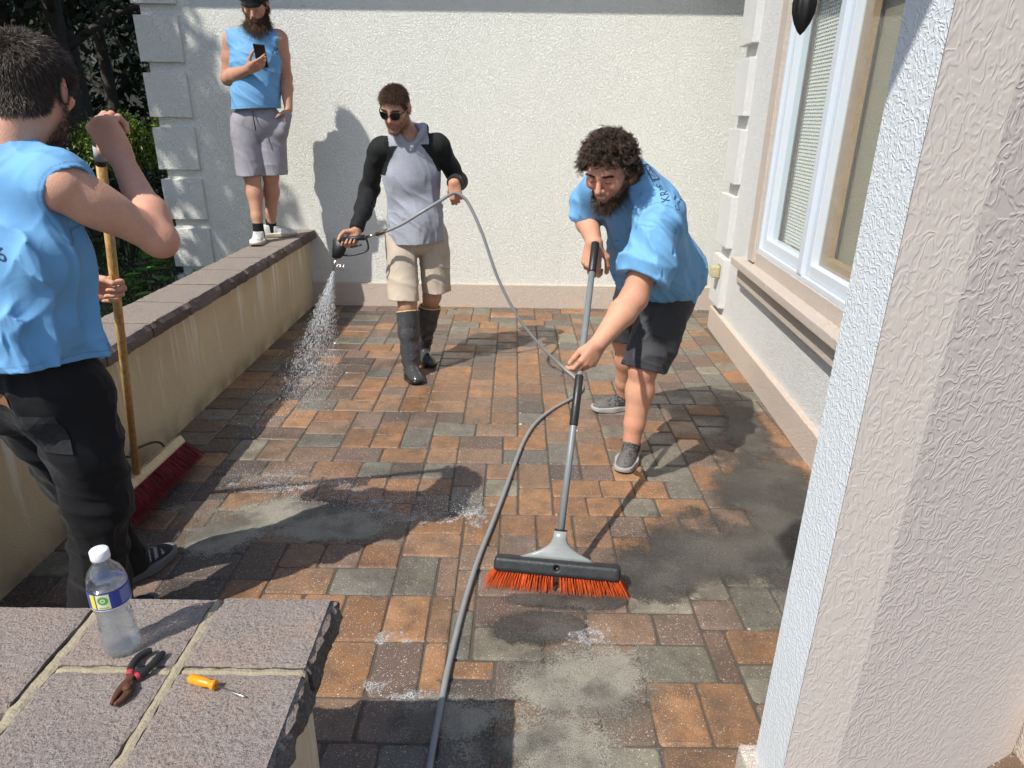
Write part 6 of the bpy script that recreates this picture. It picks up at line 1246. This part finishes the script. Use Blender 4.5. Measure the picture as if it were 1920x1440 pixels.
def droplets(name, label, P, D, r, L, mat):
    """tiny stretched octahedra"""
    n = len(P); D = D / (_l(D)[:, None] + 1e-9); ref = np.tile(A3(.3, .5, .8), (n, 1)); u = np.cross(D, ref); u /= _l(u)[:, None]; v = np.cross(D, u); r = np.broadcast_to(r, (n,))[:, None]; L = np.broadcast_to(L, (n,))[:, None]
    V = np.stack([P + D * L, P + u * r, P + v * r, P - u * r, P - v * r, P - D * L], 1).reshape(-1, 3); f = np.array([(0, 1, 2), (0, 2, 3), (0, 3, 4), (0, 4, 1), (5, 2, 1), (5, 3, 2), (5, 4, 3), (5, 1, 4)]); Fq = (np.arange(n)[:, None, None] * 6 + f[None]).reshape(-1, 3); o = mesh_np(name, V, Fq, mat, None, True); tag(o, label, None, None, 'stuff'); return o
def drop_mat():
    t = NT('water_drops'); t.set(Base__Color=(.93, .95, .97), Roughness=.12, Transmission__Weight=.25, IOR=1.33, Specular__IOR__Level=.8); return t.m
MS['drop'] = drop_mat(); rs = np.random.RandomState(77); n = 5600; s0 = gp(625, 509); tgt = A3(-1.29, 3.98, .0); ang = rs.rand(n) * 6.28; rad = np.sqrt(rs.rand(n)); E_ = tgt + np.stack([np.cos(ang) * rad * .17, np.sin(ang) * rad * .38, np.zeros(n)], 1); T = rs.rand(n) ** .75; T[:1200] = rs.rand(1200) * .5
P = s0[None] * (1 - T[:, None]) + E_ * T[:, None] + rs.randn(n, 3) * (.004 + .018 * T[:, None]); P[:, 2] = np.maximum(P[:, 2], .004); D = E_ - s0[None] + rs.randn(n, 3) * .12
droplets('water_spray', 'fan of white water drops from the gun nozzle', P, D, rs.uniform(.0004, .0010, n), rs.uniform(.003, .013, n), MS['drop'])
n = 2600; P = np.stack([rs.normal(-1.28, .16, n), rs.normal(3.72, .30, n), np.abs(rs.normal(0, .07, n)) + .004], 1); droplets('splash_drops', 'small splashed drops over the pavers below the gun', P, rs.randn(n, 3) + [0, 0, 1], rs.uniform(.0007, .0016, n), rs.uniform(.001, .003, n), MS['drop'])
n = 2400; t = rs.rand(n); pa, pb = at_z(480, 912), at_z(900, 965); P = pa[None] * (1 - t[:, None]) + pb[None] * t[:, None] + np.stack([rs.randn(n) * .05, rs.randn(n) * .07, np.abs(rs.randn(n)) * .03 + .004], 1); droplets('splash_drops', 'low spray of drops along the foam on the pavers', P, rs.randn(n, 3) + [1, 0, .6], rs.uniform(.0007, .0016, n), rs.uniform(.001, .004, n), MS['drop'])
n = 7000; t = rs.rand(n); pa, pb = at_z(455, 912), at_z(720, 940); P = pa[None] * (1 - t[:, None]) + pb[None] * t[:, None] + np.stack([rs.randn(n) * .04, rs.randn(n) * .05 + .10 * np.sin(t * 3.1), np.abs(rs.randn(n)) * .035 + .003], 1); droplets('mist_drops', 'fine mist of water low over the pale sand patch', P, rs.randn(n, 3), rs.uniform(.0004, .0009, n), rs.uniform(.0004, .0012, n), MS['drop'])
